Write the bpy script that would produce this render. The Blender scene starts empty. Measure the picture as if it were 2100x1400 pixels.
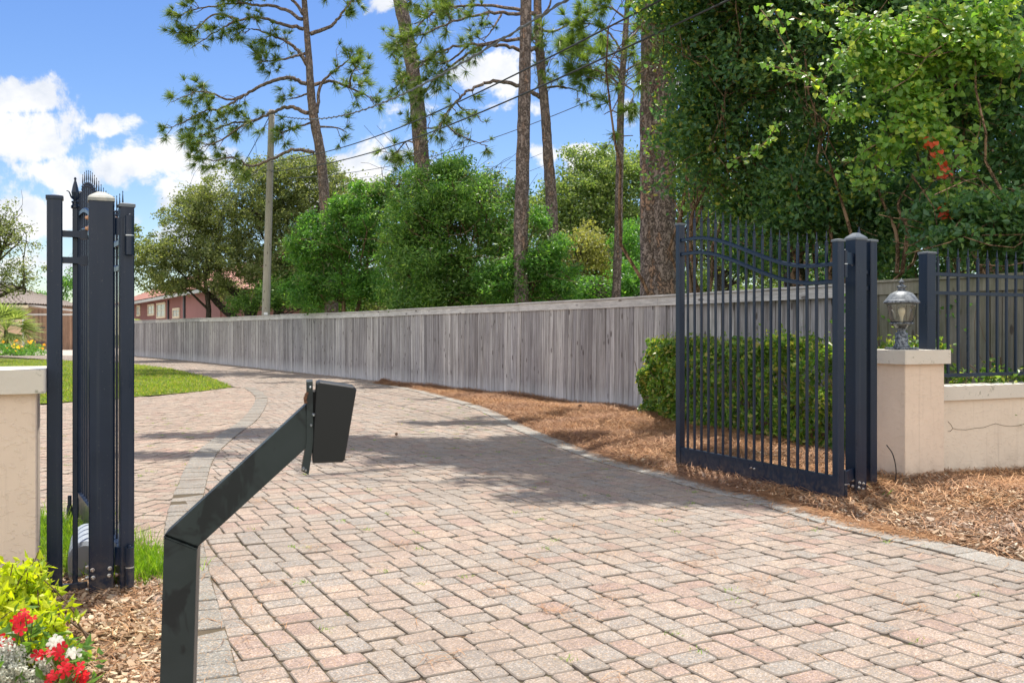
import bpy, math, random
import numpy as np
from mathutils import Vector
S = bpy.context.scene
COL = S.collection
RNG = np.random.default_rng(7)
FPX, HY, EYE = 1900.0, 683.0, 1.35      # focal length in photo pixels, horizon row, eye height

# ------------------------------------------------------------------ camera
cam = bpy.data.cameras.new('camera')
cam.sensor_width = 36.0
cam.lens = FPX / 2100.0 * 36.0
cam.shift_y = -17.0 / 2100.0
cam.clip_start = 0.05
cam.clip_end = 2000.0
cam.dof.use_dof = True
cam.dof.focus_distance = 9.0
cam.dof.aperture_fstop = 9.0
camo = bpy.data.objects.new('camera', cam)
camo.location = (0, 0, EYE)
camo.rotation_euler = (math.radians(90), 0, 0)
COL.objects.link(camo)
S.camera = camo

# ------------------------------------------------------------------ sky, sun, exposure
SUN_EL, SUN_AZ = math.radians(70), math.radians(8)     # azimuth measured from +Y towards +X
world = bpy.data.worlds.new('World')
S.world = world
world.use_nodes = True
W = world.node_tree
W.nodes.clear()


class NT:
    """tiny helper to wire node trees"""
    def __init__(self, tree): self.t = tree

    def n(self, kind, **kw):
        nd = self.t.nodes.new(kind)
        for k, v in kw.items():
            if k.startswith('i_'):
                key = k[2:]
                key = int(key) if key.isdigit() else key.replace('_', ' ')
                self.put(nd.inputs[key], v)
            else:
                setattr(nd, k, v)
        return nd

    def put(self, sock, v):
        if isinstance(v, bpy.types.NodeSocket): self.t.links.new(v, sock)
        elif isinstance(v, bpy.types.Node): self.t.links.new(v.outputs[0], sock)
        else: sock.default_value = v

    def math(self, op, a, b=0.0, c=None, clamp=False):
        m = self.n('ShaderNodeMath', operation=op, use_clamp=clamp)
        self.put(m.inputs[0], a); self.put(m.inputs[1], b)
        if c is not None: self.put(m.inputs[2], c)
        return m.outputs[0]

    def mix(self, f, a, b, mode='MIX'):
        m = self.n('ShaderNodeMix', data_type='RGBA', blend_type=mode)
        self.put(m.inputs[0], f)
        for s, v in ((m.inputs[6], a), (m.inputs[7], b)):
            if isinstance(v, tuple) and len(v) == 3: v = v + (1.0,)
            self.put(s, v)
        return m.outputs[2]

    def ramp(self, fac, stops, interp='LINEAR'):
        r = self.n('ShaderNodeValToRGB')
        r.color_ramp.interpolation = interp
        el = r.color_ramp.elements
        while len(el) < len(stops): el.new(0.5)
        for e, (p, c) in zip(el, stops):
            e.position = p
            e.color = (c, c, c, 1) if isinstance(c, (int, float)) else tuple(c) + (1,)
        self.put(r.inputs[0], fac)
        return r.outputs[0]

    def noise(self, vec, scale, detail=4.0, rough=0.55, dist=0.0):
        nd = self.n('ShaderNodeTexNoise')
        nd.inputs['Scale'].default_value = scale
        nd.inputs['Detail'].default_value = detail
        nd.inputs['Roughness'].default_value = rough
        nd.inputs['Distortion'].default_value = dist
        if vec is not None: self.put(nd.inputs['Vector'], vec)
        return nd.outputs[0]

    def mapping(self, vec, scale=(1, 1, 1), rot=(0, 0, 0), loc=(0, 0, 0)):
        m = self.n('ShaderNodeMapping')
        m.inputs['Scale'].default_value = scale
        m.inputs['Rotation'].default_value = rot
        m.inputs['Location'].default_value = loc
        self.put(m.inputs[0], vec)
        return m.outputs[0]


w = NT(W)
sky = w.n('ShaderNodeTexSky', sky_type='NISHITA', sun_disc=False)
sky.sun_elevation = SUN_EL
sky.sun_rotation = SUN_AZ
sky.air_density = 1.0
sky.dust_density = 0.5
sky.ozone_density = 2.0
skyc = w.n('ShaderNodeHueSaturation', i_Color=sky.outputs[0])
skyc.inputs['Saturation'].default_value = 1.28
skyc.inputs['Value'].default_value = 0.62
skyc.inputs['Hue'].default_value = 0.512
tc = w.n('ShaderNodeTexCoord')
sep = w.n('ShaderNodeSeparateXYZ', i_0=tc.outputs['Generated'])
ay = w.math('MAXIMUM', w.math('ABSOLUTE', sep.outputs[1]), 0.05)
gx = w.math('DIVIDE', sep.outputs[0], ay)
gz = w.math('DIVIDE', sep.outputs[2], ay)
cn = w.noise(tc.outputs['Generated'], 9.0, 10.0, 0.62, 0.25)
cn2 = w.noise(tc.outputs['Generated'], 22.0, 6.0, 0.6)
cloud = None
for (px, py, rx, ry, s) in [(50, 195, 110, 42, 1), (60, 285, 130, 62, 1), (222, 262, 60, 26, .9), (255, 345, 170, 65, 1.1),
                            (120, 360, 190, 46, .8), (150, 460, 330, 75, .85), (370, 395, 120, 80, 1.0), (545, 345, 160, 70, 1), (60, 560, 160, 50, .8),
                            (640, 400, 120, 60, .8), (790, 15, 70, 45, 1.1), (990, 150, 105, 62, 1.15), (985, 222, 100, 22, .95), (1110, 310, 32, 24, .9),
                            (1090, 225, 40, 30, .9), (1190, 325, 32, 22, .9), (1300, 225, 42, 36, 1), (1410, 175, 60, 26, 1), (1440, 330, 60, 50, .9),
                            (1640, 200, 90, 60, .9), (2600, 300, 300, 120, 1), (-500, 250, 300, 90, 1), (1750, -900, 500, 200, .9), (300, -1300, 500, 250, .9)]:
    dx = w.math('DIVIDE', w.math('SUBTRACT', gx, (px - 1050) / FPX), rx / FPX)
    dz = w.math('DIVIDE', w.math('SUBTRACT', gz, (HY - py) / FPX), ry / FPX)
    d = w.math('SQRT', w.math('ADD', w.math('MULTIPLY', dx, dx), w.math('MULTIPLY', dz, dz)))
    m = w.math('MULTIPLY', w.math('SUBTRACT', 1.22, d), s)
    cloud = m if cloud is None else w.math('MAXIMUM', cloud, m)
# broad unseen cloud bank, added behind the camera and overhead as fill light
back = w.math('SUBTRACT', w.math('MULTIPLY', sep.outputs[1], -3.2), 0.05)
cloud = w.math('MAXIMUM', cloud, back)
dens = w.math('ADD', w.math('MAXIMUM', cloud, -0.6), w.math('MULTIPLY', w.math('SUBTRACT', cn, 0.5), 6.5))
dens = w.math('ADD', dens, w.math('MULTIPLY', w.math('SUBTRACT', cn2, 0.5), 1.4))
up = w.ramp(sep.outputs[2], [(0.0, 0.0), (0.02, 1.0)])
cmask = w.math('MULTIPLY', w.ramp(dens, [(0.30, 0.0), (0.85, 0.97)], 'EASE'), up)
shade = w.noise(w.mapping(tc.outputs['Generated'], loc=(0, 0, 0.03)), 9.0, 7.0, 0.6)
ccol = w.ramp(shade, [(0.36, (2.55, 2.85, 3.35)), (0.55, (4.1, 4.1, 4.15))])
# the added clouds behind the camera are made brighter to strengthen that fill
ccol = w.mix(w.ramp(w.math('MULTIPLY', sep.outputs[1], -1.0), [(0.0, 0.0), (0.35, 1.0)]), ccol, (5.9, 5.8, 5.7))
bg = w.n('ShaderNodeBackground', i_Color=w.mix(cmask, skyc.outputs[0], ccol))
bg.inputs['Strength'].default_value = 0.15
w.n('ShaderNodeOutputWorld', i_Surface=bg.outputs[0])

sun = bpy.data.lights.new('sun', 'SUN')
sun.energy = 3.9
sun.angle = math.radians(0.6)
sun.color = (1.0, 0.95, 0.87)
suno = bpy.data.objects.new('sun', sun)
sv = Vector((math.sin(SUN_AZ) * math.cos(SUN_EL), math.cos(SUN_AZ) * math.cos(SUN_EL), math.sin(SUN_EL)))
suno.rotation_euler = sv.to_track_quat('Z', 'Y').to_euler()
suno.location = (0, 0, 60)
COL.objects.link(suno)
S.view_settings.view_transform = 'Standard'
S.view_settings.look = 'None'
S.view_settings.gamma = 1.0
S.view_settings.exposure = 0.78
S.cycles.max_bounces = 6
S.cycles.transparent_max_bounces = 8
S.cycles.transmission_bounces = 4
S.cycles.use_denoising = True

# ------------------------------------------------------------------ geometry helpers


def P(px, py, Y):
    """photo pixel at depth Y -> point in the world"""
    return np.array([(px - 1050.0) / FPX * Y, Y, EYE - (py - HY) / FPX * Y])


def G(px, py, z=0.0):
    Y = (EYE - z) * FPX / (py - HY)
    return np.array([(px - 1050.0) / FPX * Y, Y, z])


def pick_base(loc):
    return np.array(loc if loc is not None else (0, 0, 0), float)


def tag(o, label=None, cat=None, group=None, kind=None):
    if label: o['label'] = label
    if cat: o['category'] = cat
    if group: o['group'] = group
    if kind: o['kind'] = kind
    return o


def thing(name, label, cat, loc, group=None):
    o = bpy.data.objects.new(name, None)
    o.empty_display_size = 0.2
    o.location = tuple(float(v) for v in loc)
    COL.objects.link(o)
    return tag(o, label, cat, group)


def wloc(o):
    v = np.zeros(3)
    while o is not None:
        v += np.array(o.location)
        o = o.parent
    return v


def raw_mesh(name, V, F, mat, parent=None, base=None, smooth=False, sizes=None, mats=None, midx=None):
    """V (n,3) world verts; F (m,k) faces or flat loop list with sizes. One object."""
    V = np.asarray(V, float)
    off = wloc(parent) if parent is not None else pick_base(base)
    me = bpy.data.meshes.new(name)
    if sizes is None:
        F = np.asarray(F, np.int32)
        sizes = np.full(len(F), F.shape[1], np.int32)
        flat = F.ravel()
    else:
        sizes = np.asarray(sizes, np.int32)
        flat = np.asarray(F, np.int32)
    me.vertices.add(len(V))
    me.vertices.foreach_set('co', (V - off).astype(np.float32).ravel())
    me.loops.add(len(flat))
    me.loops.foreach_set('vertex_index', flat)
    me.polygons.add(len(sizes))
    me.polygons.foreach_set('loop_start', np.concatenate([[0], np.cumsum(sizes)[:-1]]).astype(np.int32))
    me.polygons.foreach_set('use_smooth', np.full(len(sizes), bool(smooth)))
    for m in (mats or [mat]): me.materials.append(m)
    if midx is not None: me.polygons.foreach_set('material_index', np.asarray(midx, np.int32))
    me.update(calc_edges=True)
    o = bpy.data.objects.new(name, me)
    if parent is not None: o.parent = parent
    else: o.location = tuple(float(v) for v in off)
    COL.objects.link(o)
    return o


class MB:
    """collects shapes, links them as one mesh object"""
    def __init__(self): self.V = []; self.F = []; self.S = []; self.n = 0

    def add(self, V, faces):
        V = np.asarray(V, float)
        for f in faces:
            self.F.extend(int(i) + self.n for i in f); self.S.append(len(f))
        self.V.append(V); self.n += len(V)
        return self

    def obox(self, c, ax, ay, az, sx, sy, sz, bev=0.0):
        """box with centre c and axes ax, ay, az; bev chamfers the four edges along az"""
        c = np.asarray(c, float); ax = np.asarray(ax, float); ay = np.asarray(ay, float); az = np.asarray(az, float)
        ax = ax / np.linalg.norm(ax); ay = ay / np.linalg.norm(ay); az = az / np.linalg.norm(az)
        hx, hy, hz = sx / 2, sy / 2, sz / 2
        if bev > 0:
            r = [(-hx + bev, -hy), (hx - bev, -hy), (hx, -hy + bev), (hx, hy - bev), (hx - bev, hy), (-hx + bev, hy), (-hx, hy - bev), (-hx, -hy + bev)]
        else:
            r = [(-hx, -hy), (hx, -hy), (hx, hy), (-hx, hy)]
        k = len(r)
        V = [c + ax * x + ay * y - az * hz for x, y in r] + [c + ax * x + ay * y + az * hz for x, y in r]
        F = [list(range(k))[::-1], list(range(k, 2 * k))] + [[i, (i + 1) % k, (i + 1) % k + k, i + k] for i in range(k)]
        return self.add(V, F)

    def box(self, lo, hi):
        lo = np.asarray(lo, float); hi = np.asarray(hi, float)
        c = (lo + hi) / 2; s = hi - lo
        return self.obox(c, (1, 0, 0), (0, 1, 0), (0, 0, 1), s[0], s[1], s[2])

    def bar(self, a, b, w_, h_, side=None, bev=0.0):
        a = np.asarray(a, float); b = np.asarray(b, float)
        d = b - a; L = np.linalg.norm(d); d = d / L
        if side is None: side = np.cross(d, (0, 0, 1)) if abs(d[2]) < .95 else np.array((1., 0, 0))
        side = np.asarray(side, float); side = side - d * side.dot(d); side /= np.linalg.norm(side)
        up_ = np.cross(side, d)
        return self.obox((a + b) / 2, side, up_, d, w_, h_, L, bev)

    def tube(self, pts, rad, k=8, cap=True, jit=0.0, rng=None):
        pts = np.asarray(pts, float); n = len(pts)
        rad = np.broadcast_to(np.asarray(rad, float), (n,))
        T = np.gradient(pts, axis=0); T /= np.linalg.norm(T, axis=1)[:, None] + 1e-9
        ref = np.array((1., 0.3, 0)) if abs(T[0][2]) > .7 else np.array((0, 0, 1.))
        V = []
        for i in range(n):
            s = np.cross(T[i], ref); s /= np.linalg.norm(s) + 1e-9
            u = np.cross(s, T[i])
            ang = np.arange(k) * 2 * math.pi / k
            r = rad[i] * (1 + (rng.uniform(-jit, jit, k) if rng is not None else 0))
            V.append(pts[i] + np.outer(np.cos(ang) * r, s) + np.outer(np.sin(ang) * r, u))
        V = np.concatenate(V)
        F = []
        for i in range(n - 1):
            for j in range(k):
                F.append([i * k + j, i * k + (j + 1) % k, (i + 1) * k + (j + 1) % k, (i + 1) * k + j])
        if cap: F.append(list(range(k))[::-1]); F.append([(n - 1) * k + j for j in range(k)])
        return self.add(V, F)

    def lathe(self, c, prof, k=16, axis=(0, 0, 1), ang0=0.0):
        """prof: list of (radius, height) from base c along axis"""
        c = np.asarray(c, float); az = np.asarray(axis, float); az = az / np.linalg.norm(az)
        ref = np.array((1., 0, 0)) if abs(az[0]) < .9 else np.array((0, 1., 0))
        ax = np.cross(az, ref); ax /= np.linalg.norm(ax); ay = np.cross(az, ax)
        ang = ang0 + np.arange(k) * 2 * math.pi / k
        V = np.concatenate([c + az * h + np.outer(np.cos(ang) * r, ax) + np.outer(np.sin(ang) * r, ay) for r, h in prof])
        F = []
        for i in range(len(prof) - 1):
            for j in range(k):
                F.append([i * k + j, i * k + (j + 1) % k, (i + 1) * k + (j + 1) % k, (i + 1) * k + j])
        F.append(list(range(k))[::-1]); F.append([(len(prof) - 1) * k + j for j in range(k)])
        return self.add(V, F)

    def build(self, name, mat, parent=None, base=None, smooth=False):
        o = raw_mesh(name, np.concatenate(self.V), self.F, mat, parent, base, smooth, sizes=self.S)
        if smooth:
            o.data.shade_auto_smooth = None if False else None
        return o


MB.build = lambda self, name, mat, parent=None, base=None, smooth=False: raw_mesh(
    name, np.concatenate(self.V), self.F, mat, parent, base, smooth, sizes=self.S)


def smooth_path(pts, n=10):
    """Catmull-Rom through pts"""
    p = [np.asarray(q, float) for q in pts]
    p = [2 * p[0] - p[1]] + p + [2 * p[-1] - p[-2]]
    out = []
    for i in range(1, len(p) - 2):
        for t in np.linspace(0, 1, n, endpoint=False):
            a, b, c, d = p[i - 1], p[i], p[i + 1], p[i + 2]
            out.append(.5 * ((2 * b) + (c - a) * t + (2 * a - 5 * b + 4 * c - d) * t * t + (3 * b - a - 3 * c + d) * t ** 3))
    out.append(p[-2])
    return np.array(out)


def unit(v):
    v = np.asarray(v, float)
    return v / (np.linalg.norm(v, axis=-1, keepdims=True) + 1e-9)


def leaf_quads(C, size, aspect=0.55, rng=RNG, up=0.4, fold=0.15, droop=0.0, out=None):
    """one folded diamond leaf at each point of C; returns V, F(quads)"""
    n = len(C)
    nrm = unit(rng.normal(size=(n, 3)) + np.array((0, 0, up)))
    t = rng.normal(size=(n, 3))
    if out is not None: t = t * 0.7 + out
    t[:, 2] -= droop
    t = unit(t - nrm * (t * nrm).sum(1)[:, None])
    b = np.cross(nrm, t)
    L = size * rng.uniform(.65, 1.3, n)[:, None]
    Wd = L * aspect * .5
    v0 = C - t * L * .5
    v2 = C + t * L * .5
    v1 = C + b * Wd - nrm * L * fold - t * L * .05
    v3 = C - b * Wd - nrm * L * fold - t * L * .05
    V = np.stack([v0, v1, v2, v3], 1).reshape(-1, 3)
    F = np.arange(4 * n).reshape(n, 4)
    return V, F


def leaf_points(blobs, nclump, clump_r, per, rng, shell=0.45):
    """blobs: (centre, radii); clumps of leaves biased to the outside of every blob. Returns leaf points, clump centres"""
    vol = np.array([r[0] * r[1] * r[2] for _, r in blobs]) ** 0.75
    pick = rng.choice(len(blobs), nclump, p=vol / vol.sum())
    c = np.array([blobs[i][0] for i in pick]); r = np.array([blobs[i][1] for i in pick])
    d = unit(rng.normal(size=(nclump, 3)))
    rad = rng.uniform(0, 1, nclump) ** shell
    cc = c + d * r * rad[:, None]
    cr = clump_r * rng.uniform(.5, 1.4, nclump)
    cnt = rng.poisson(per, nclump) + 1
    idx = np.repeat(np.arange(nclump), cnt)
    off = rng.normal(size=(len(idx), 3)) * 0.5
    off[:, 2] *= 0.65
    return cc[idx] + off * cr[idx][:, None], cc


def blobs_px(L):
    """(px, py, Y, rx_px, ry_px, depth_m) -> blobs in metres"""
    return [(P(a, b, Y), np.array((rx * Y / FPX, dz, ry * Y / FPX))) for a, b, Y, rx, ry, dz in L]


def needle_tris(C, D, length, width, per, rng, spread=0.9):
    """tuft of needles at each C pointing around D"""
    n = len(C)
    idx = np.repeat(np.arange(n), per)
    c = C[idx]
    d = unit(D[idx] + rng.normal(size=(len(idx), 3)) * (spread * rng.uniform(.5, 1.25, n))[idx][:, None])
    L = (length * rng.uniform(.6, 1.15, len(idx)) * rng.uniform(.55, 1.2, n)[idx])[:, None]
    s = unit(np.cross(d, rng.normal(size=d.shape))) * width * .5
    tip = c + d * L
    tip[:, 2] -= (L[:, 0] * .12)
    V = np.stack([c - s, c + s, tip + s * .3, tip - s * .3], 1).reshape(-1, 3)
    return V, np.arange(4 * len(idx)).reshape(-1, 4)


# ------------------------------------------------------------------ materials


def new_mat(name):
    m = bpy.data.materials.new(name)
    m.use_nodes = True
    m.node_tree.nodes.clear()
    return m, NT(m.node_tree)


def finish(nt, color, rough=0.6, bump=None, bstr=0.3, bdist=0.02, metallic=0.0, spec=0.5, coat=0.0):
    b = nt.n('ShaderNodeBsdfPrincipled')
    if isinstance(color, tuple) and len(color) == 3: color = color + (1.0,)
    nt.put(b.inputs['Base Color'], color)
    nt.put(b.inputs['Roughness'], rough)
    b.inputs['Metallic'].default_value = metallic
    b.inputs['Specular IOR Level'].default_value = spec
    b.inputs['Coat Weight'].default_value = coat
    if bump is not None:
        bp = nt.n('ShaderNodeBump', i_Height=bump)
        bp.inputs['Strength'].default_value = bstr
        bp.inputs['Distance'].default_value = bdist
        nt.put(b.inputs['Normal'], bp.outputs[0])
    nt.n('ShaderNodeOutputMaterial', i_Surface=b.outputs[0])
    return b


def obj_co(nt): return nt.n('ShaderNodeTexCoord').outputs['Object']


def leaf_mat(name, cols, trans=0.45, rough=0.45, spec=0.4, tcol=(1.0, 1.0, 0.45), gainf=1.0):
    m, nt = new_mat(name)
    g = nt.n('ShaderNodeNewGeometry')
    k = len(cols)
    c = nt.ramp(g.outputs['Random Per Island'], [((i + .5) / k, tuple(min(.9, v * gainf) for v in cc)) for i, cc in enumerate(cols)])
    big = nt.noise(obj_co(nt), 0.9, 3.0)
    c = nt.mix(nt.ramp(big, [(0.35, 0.0), (0.65, 0.5)]), c, nt.mix(1.0, c, (1.25, 1.15, 0.7), 'MULTIPLY'))
    p = nt.n('ShaderNodeBsdfPrincipled')
    nt.put(p.inputs['Base Color'], c)
    p.inputs['Roughness'].default_value = rough
    p.inputs['Specular IOR Level'].default_value = spec
    tr = nt.n('ShaderNodeBsdfTranslucent')
    nt.put(tr.inputs['Color'], nt.mix(1.0, c, tuple(min(1.0, v) for v in tcol), 'MULTIPLY'))
    # leaves let through about as much light as they throw back
    gain = nt.mix(1.0, c, tuple(v * 2.0 for v in tcol), 'MULTIPLY')
    nt.put(tr.inputs['Color'], gain)
    mx = nt.n('ShaderNodeMixShader')
    mx.inputs[0].default_value = trans
    nt.put(mx.inputs[1], p.outputs[0]); nt.put(mx.inputs[2], tr.outputs[0])
    nt.n('ShaderNodeOutputMaterial', i_Surface=mx.outputs[0])
    return m


def mat_navy(name, base, rough=0.38):
    m, nt = new_mat(name)
    co = obj_co(nt)
    n1 = nt.noise(co, 6.0, 6.0, .6)
    streak = nt.noise(nt.mapping(co, (30, 30, 1.2)), 1.0, 4.0)
    c = nt.mix(nt.ramp(n1, [(.45, 0.0), (.75, .35)]), base, tuple(v * 1.6 + .001 for v in base))
    dust = nt.ramp(nt.noise(co, 90.0, 2.0), [(.70, 0.0), (.76, .35)])
    c = nt.mix(dust, c, (.22, .21, .19))
    zc = nt.n('ShaderNodeSeparateXYZ', i_0=co).outputs[2]
    foot = nt.math('MULTIPLY', nt.ramp(zc, [(0.0, .55), (.22, 0.)]), nt.ramp(nt.noise(co, 22, 5, .7), [(.42, 0.), (.62, 1.)]))
    c = nt.mix(foot, c, (.20, .15, .11))
    run = nt.ramp(nt.noise(nt.mapping(co, (45, 45, .8)), 1.0, 4, .6), [(.58, 0.), (.74, .16)])
    c = nt.mix(run, c, (.09, .10, .11))
    r = nt.ramp(nt.math('ADD', nt.math('MULTIPLY', streak, .5), nt.math('MULTIPLY', n1, .5)), [(.3, rough - .08), (.7, rough + .15)])
    finish(nt, c, r, n1, .05, .01, 0.0, .5)
    return m


NAVY = mat_navy('navy_powder_coat', (.0045, .0140, .037), .30)
NAVY_PALE = mat_navy('weathered_cap_paint', (.13, .15, .17), .5)
m, nt = new_mat('chalky_cap'); co = obj_co(nt)
finish(nt, nt.mix(nt.ramp(nt.noise(co, 40, 5), [(.4, 0.), (.65, 1.)]), (.42, .41, .36), (.30, .32, .30)), .7); CHALK = m
m, nt = new_mat('black_steel'); co = obj_co(nt)
n1 = nt.noise(co, 7.0, 6.0, .65, .5)
sm = nt.ramp(nt.noise(nt.mapping(co, (1, 1, .6), loc=(3, 1, 2)), 11.0, 3.0, .5, .8), [(.54, 0.), (.60, 1.)])
c = nt.mix(sm, nt.mix(n1, (.015, .024, .026), (.032, .045, .047)), (.009, .013, .016))
finish(nt, c, nt.ramp(n1, [(.3, .33), (.7, .55)]), n1, .06, .01); STEEL = m
m, nt = new_mat('black_plastic'); co = obj_co(nt)
finish(nt, (.009, .010, .012), .45, nt.noise(co, 300, 2), .1, .002); PLASTIC = m
m, nt = new_mat('rubber'); finish(nt, (.012, .012, .013), .7); RUBBER = m
m, nt = new_mat('zinc_bolt'); co = obj_co(nt)
finish(nt, nt.mix(nt.ramp(nt.noise(co, 60, 3), [(.5, 0.), (.7, 1.)]), (.62, .60, .56), (.42, .22, .12)), .38, metallic=.7); ZINC = m
m, nt = new_mat('copper_bolt'); finish(nt, (.62, .36, .22), .5, metallic=.3); COPPER = m
m, nt = new_mat('silver_washer'); finish(nt, (.6, .62, .64), .35, metallic=.8); SILVER = m
m, nt = new_mat('grey_housing'); co = obj_co(nt)
finish(nt, nt.mix(nt.noise(co, 12, 4), (.30, .33, .36), (.40, .43, .46)), .45, nt.noise(co, 40, 4), .1, .004); HOUSING = m


def stucco(name, a, b, crack=False):
    m, nt = new_mat(name); co = obj_co(nt)
    big = nt.noise(co, 2.2, 5, .6)
    c = nt.mix(nt.ramp(big, [(.3, 0.), (.7, 1.)]), a, b)
    vor = nt.n('ShaderNodeTexVoronoi', feature='DISTANCE_TO_EDGE')
    vor.inputs['Scale'].default_value = 7.0
    dist_ = nt.noise(co, 6.0, 4)
    nt.put(vor.inputs['Vector'], nt.mix(.12, co, nt.n('ShaderNodeTexNoise', i_Vector=co).outputs[1], 'ADD'))
    knock = nt.ramp(nt.noise(nt.mapping(co, (1, 1, 1.4)), 26.0, 4, .6, .4), [(.54, 0.), (.62, 1.)])
    fine = nt.noise(co, 60.0, 4, .7)
    h = nt.math('ADD', knock, nt.math('MULTIPLY', fine, .35))
    low = nt.ramp(nt.n('ShaderNodeSeparateXYZ', i_0=co).outputs[2], [(0.0, 1.0), (0.28, 0.0)])
    dirt = nt.math('MULTIPLY', nt.math('MULTIPLY', low, nt.ramp(nt.noise(co, 9, 5), [(.35, 0.), (.65, 1.)])), .55)
    c = nt.mix(dirt, c, (.27, .20, .14))
    runs_ = nt.ramp(nt.noise(nt.mapping(co, (16, 16, .9)), 1.0, 5, .65), [(.56, 0.), (.74, .30)])
    c = nt.mix(runs_, c, (.36, .29, .22))
    if crack:
        v2 = nt.n('ShaderNodeTexVoronoi', feature='DISTANCE_TO_EDGE')
        v2.inputs['Scale'].default_value = 1.15
        wv = nt.n('ShaderNodeTexNoise', i_Vector=co); wv.inputs['Scale'].default_value = 5.0; wv.inputs['Detail'].default_value = 6
        nt.put(v2.inputs['Vector'], nt.mapping(nt.mix(.13, co, wv.outputs[1], 'ADD'), (1, 1, 1.7)))
        line = nt.ramp(v2.outputs[0], [(0.0, 1.0), (0.006, 0.0)])
        part = nt.ramp(nt.noise(co, 1.3, 2), [(.47, 0.), (.55, 1.)])
        lm = nt.math('MULTIPLY', line, part)
        c = nt.mix(nt.math('MULTIPLY', lm, .8), c, (.12, .085, .06))
    finish(nt, c, .85, h, .45, .0045, spec=.25)
    return m


STUCCO = stucco('beige_stucco', (.78, .65, .52), (.70, .575, .455))
STUCCO_WALL = stucco('cream_wall_stucco', (.78, .68, .55), (.71, .61, .49))
m, nt = new_mat('white_coping'); co = obj_co(nt)
sp = nt.ramp(nt.noise(co, 13, 5, .7), [(.60, 0.), (.68, .8)])
c = nt.mix(sp, nt.mix(nt.noise(co, 3, 4), (.72, .68, .59), (.60, .56, .48)), (.26, .26, .19))
finish(nt, c, .85, nt.noise(co, 40, 6, .7), .5, .006, spec=.25); COPING = m

# pavers
def paver_mat(name, cols, dark=1.0):
    m, nt = new_mat(name); co = obj_co(nt)
    g = nt.n('ShaderNodeNewGeometry')
    k = len(cols)
    cols = [tuple(v * q for v, q in zip(c_, (.79, .795, .77))) for c_ in cols]
    mean = np.mean(cols, 0)
    cols = [tuple(mean * .30 + np.array(cc) * .70) for cc in cols]
    c = nt.ramp(g.outputs['Random Per Island'], [((i + .5) / k, cc) for i, cc in enumerate(cols)], 'CONSTANT')
    c2 = nt.ramp(nt.noise(co, 5.0, 4), [(.35, (.88, .86, .84)), (.65, (1.1, 1.08, 1.05))])
    c = nt.mix(1.0, c, c2, 'MULTIPLY')
    vo = nt.n('ShaderNodeTexVoronoi', i_Vector=co); vo.inputs['Scale'].default_value = 170.0
    spk = nt.ramp(nt.n('ShaderNodeSeparateColor', i_0=vo.outputs['Color']).outputs[0], [(0.0, .55), (.2, .86), (.76, 1.05), (.9, 1.6)])
    spk2 = nt.mix(1.0, c, spk, 'MULTIPLY')
    warm = nt.ramp(nt.n('ShaderNodeSeparateColor', i_0=vo.outputs['Color']).outputs[1], [(.86, 0.), (.88, .55)], 'CONSTANT')
    c = nt.mix(warm, spk2, (.44, .28, .14))
    stain = nt.ramp(nt.noise(co, .45, 7, .68), [(.42, 0.), (.70, .6)])
    c = nt.mix(stain, c, (.20, .165, .13))
    spots = nt.ramp(nt.noise(co, 3.3, 3, .5), [(.70, 0.), (.76, .4)])
    c = nt.mix(spots, c, (.15, .12, .10))
    fine = nt.noise(co, 220.0, 3)
    mid = nt.noise(co, 30.0, 4)
    finish(nt, c, .85, nt.math('ADD', nt.math('MULTIPLY', fine, .6), mid), .5, .004, spec=.3)
    return m


PAVER = paver_mat('tumbled_pavers', [(.40, .32, .275), (.345, .315, .29), (.43, .33, .28), (.31, .295, .28), (.43, .355, .30), (.40, .29, .25),
                                     (.335, .31, .285), (.42, .335, .285), (.37, .33, .30), (.44, .34, .28), (.37, .255, .22), (.385, .335, .295), (.36, .325, .30), (.415, .32, .275)])
PAVER_PINK = paver_mat('pinkish_pavers', [(.45, .355, .29), (.42, .315, .265), (.43, .36, .30), (.41, .28, .23), (.45, .38, .32), (.37, .31, .27), (.44, .33, .27), (.39, .25, .21)])
BANDGREY = paver_mat('grey_border_pavers', [(.40, .39, .37), (.365, .36, .345), (.44, .425, .40), (.39, .375, .355), (.42, .405, .38)])
BANDDARK = paver_mat('aged_border_pavers', [(.30, .285, .265), (.27, .26, .24), (.33, .31, .285), (.285, .265, .245), (.31, .295, .27)])
m, nt = new_mat('paver_joint_sand'); co = obj_co(nt)
c = nt.mix(nt.noise(co, 40, 5, .7), (.065, .052, .034), (.15, .118, .08))
c = nt.mix(nt.ramp(nt.noise(co, 2.2, 5), [(.55, 0.), (.7, .8)]), c, (.07, .085, .022))
finish(nt, c, .95, nt.noise(co, 150, 4), .5, .004, spec=.1); JOINT = m
m, nt = new_mat('soil'); co = obj_co(nt)
c = nt.mix(nt.noise(co, 5, 8, .7), (.13, .075, .045), (.29, .185, .115))
finish(nt, c, .95, nt.noise(co, 45, 6, .75), 1.0, .02, spec=.1); SOIL = m
m, nt = new_mat('lawn_turf'); co = obj_co(nt)
c = nt.mix(nt.ramp(nt.noise(co, 1.2, 6, .7), [(.3, 0.), (.7, 1.)]), (.08, .13, .018), (.19, .20, .05))
finish(nt, c, .9, nt.noise(co, 30, 6, .8), 1.0, .03, spec=.1); TURF = m
m, nt = new_mat('far_ground'); co = obj_co(nt)
c = nt.mix(nt.ramp(nt.noise(co, .4, 6, .7), [(.35, 0.), (.65, 1.)]), (.10, .085, .035), (.075, .11, .025))
finish(nt, c, .95, nt.noise(co, 8, 6, .8), .8, .05, spec=.1); GROUND = m
m, nt = new_mat('pale_concrete'); co = obj_co(nt)
finish(nt, nt.mix(nt.noise(co, 3, 6), (.50, .43, .36), (.42, .35, .29)), .9); CONCRETE = m


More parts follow.
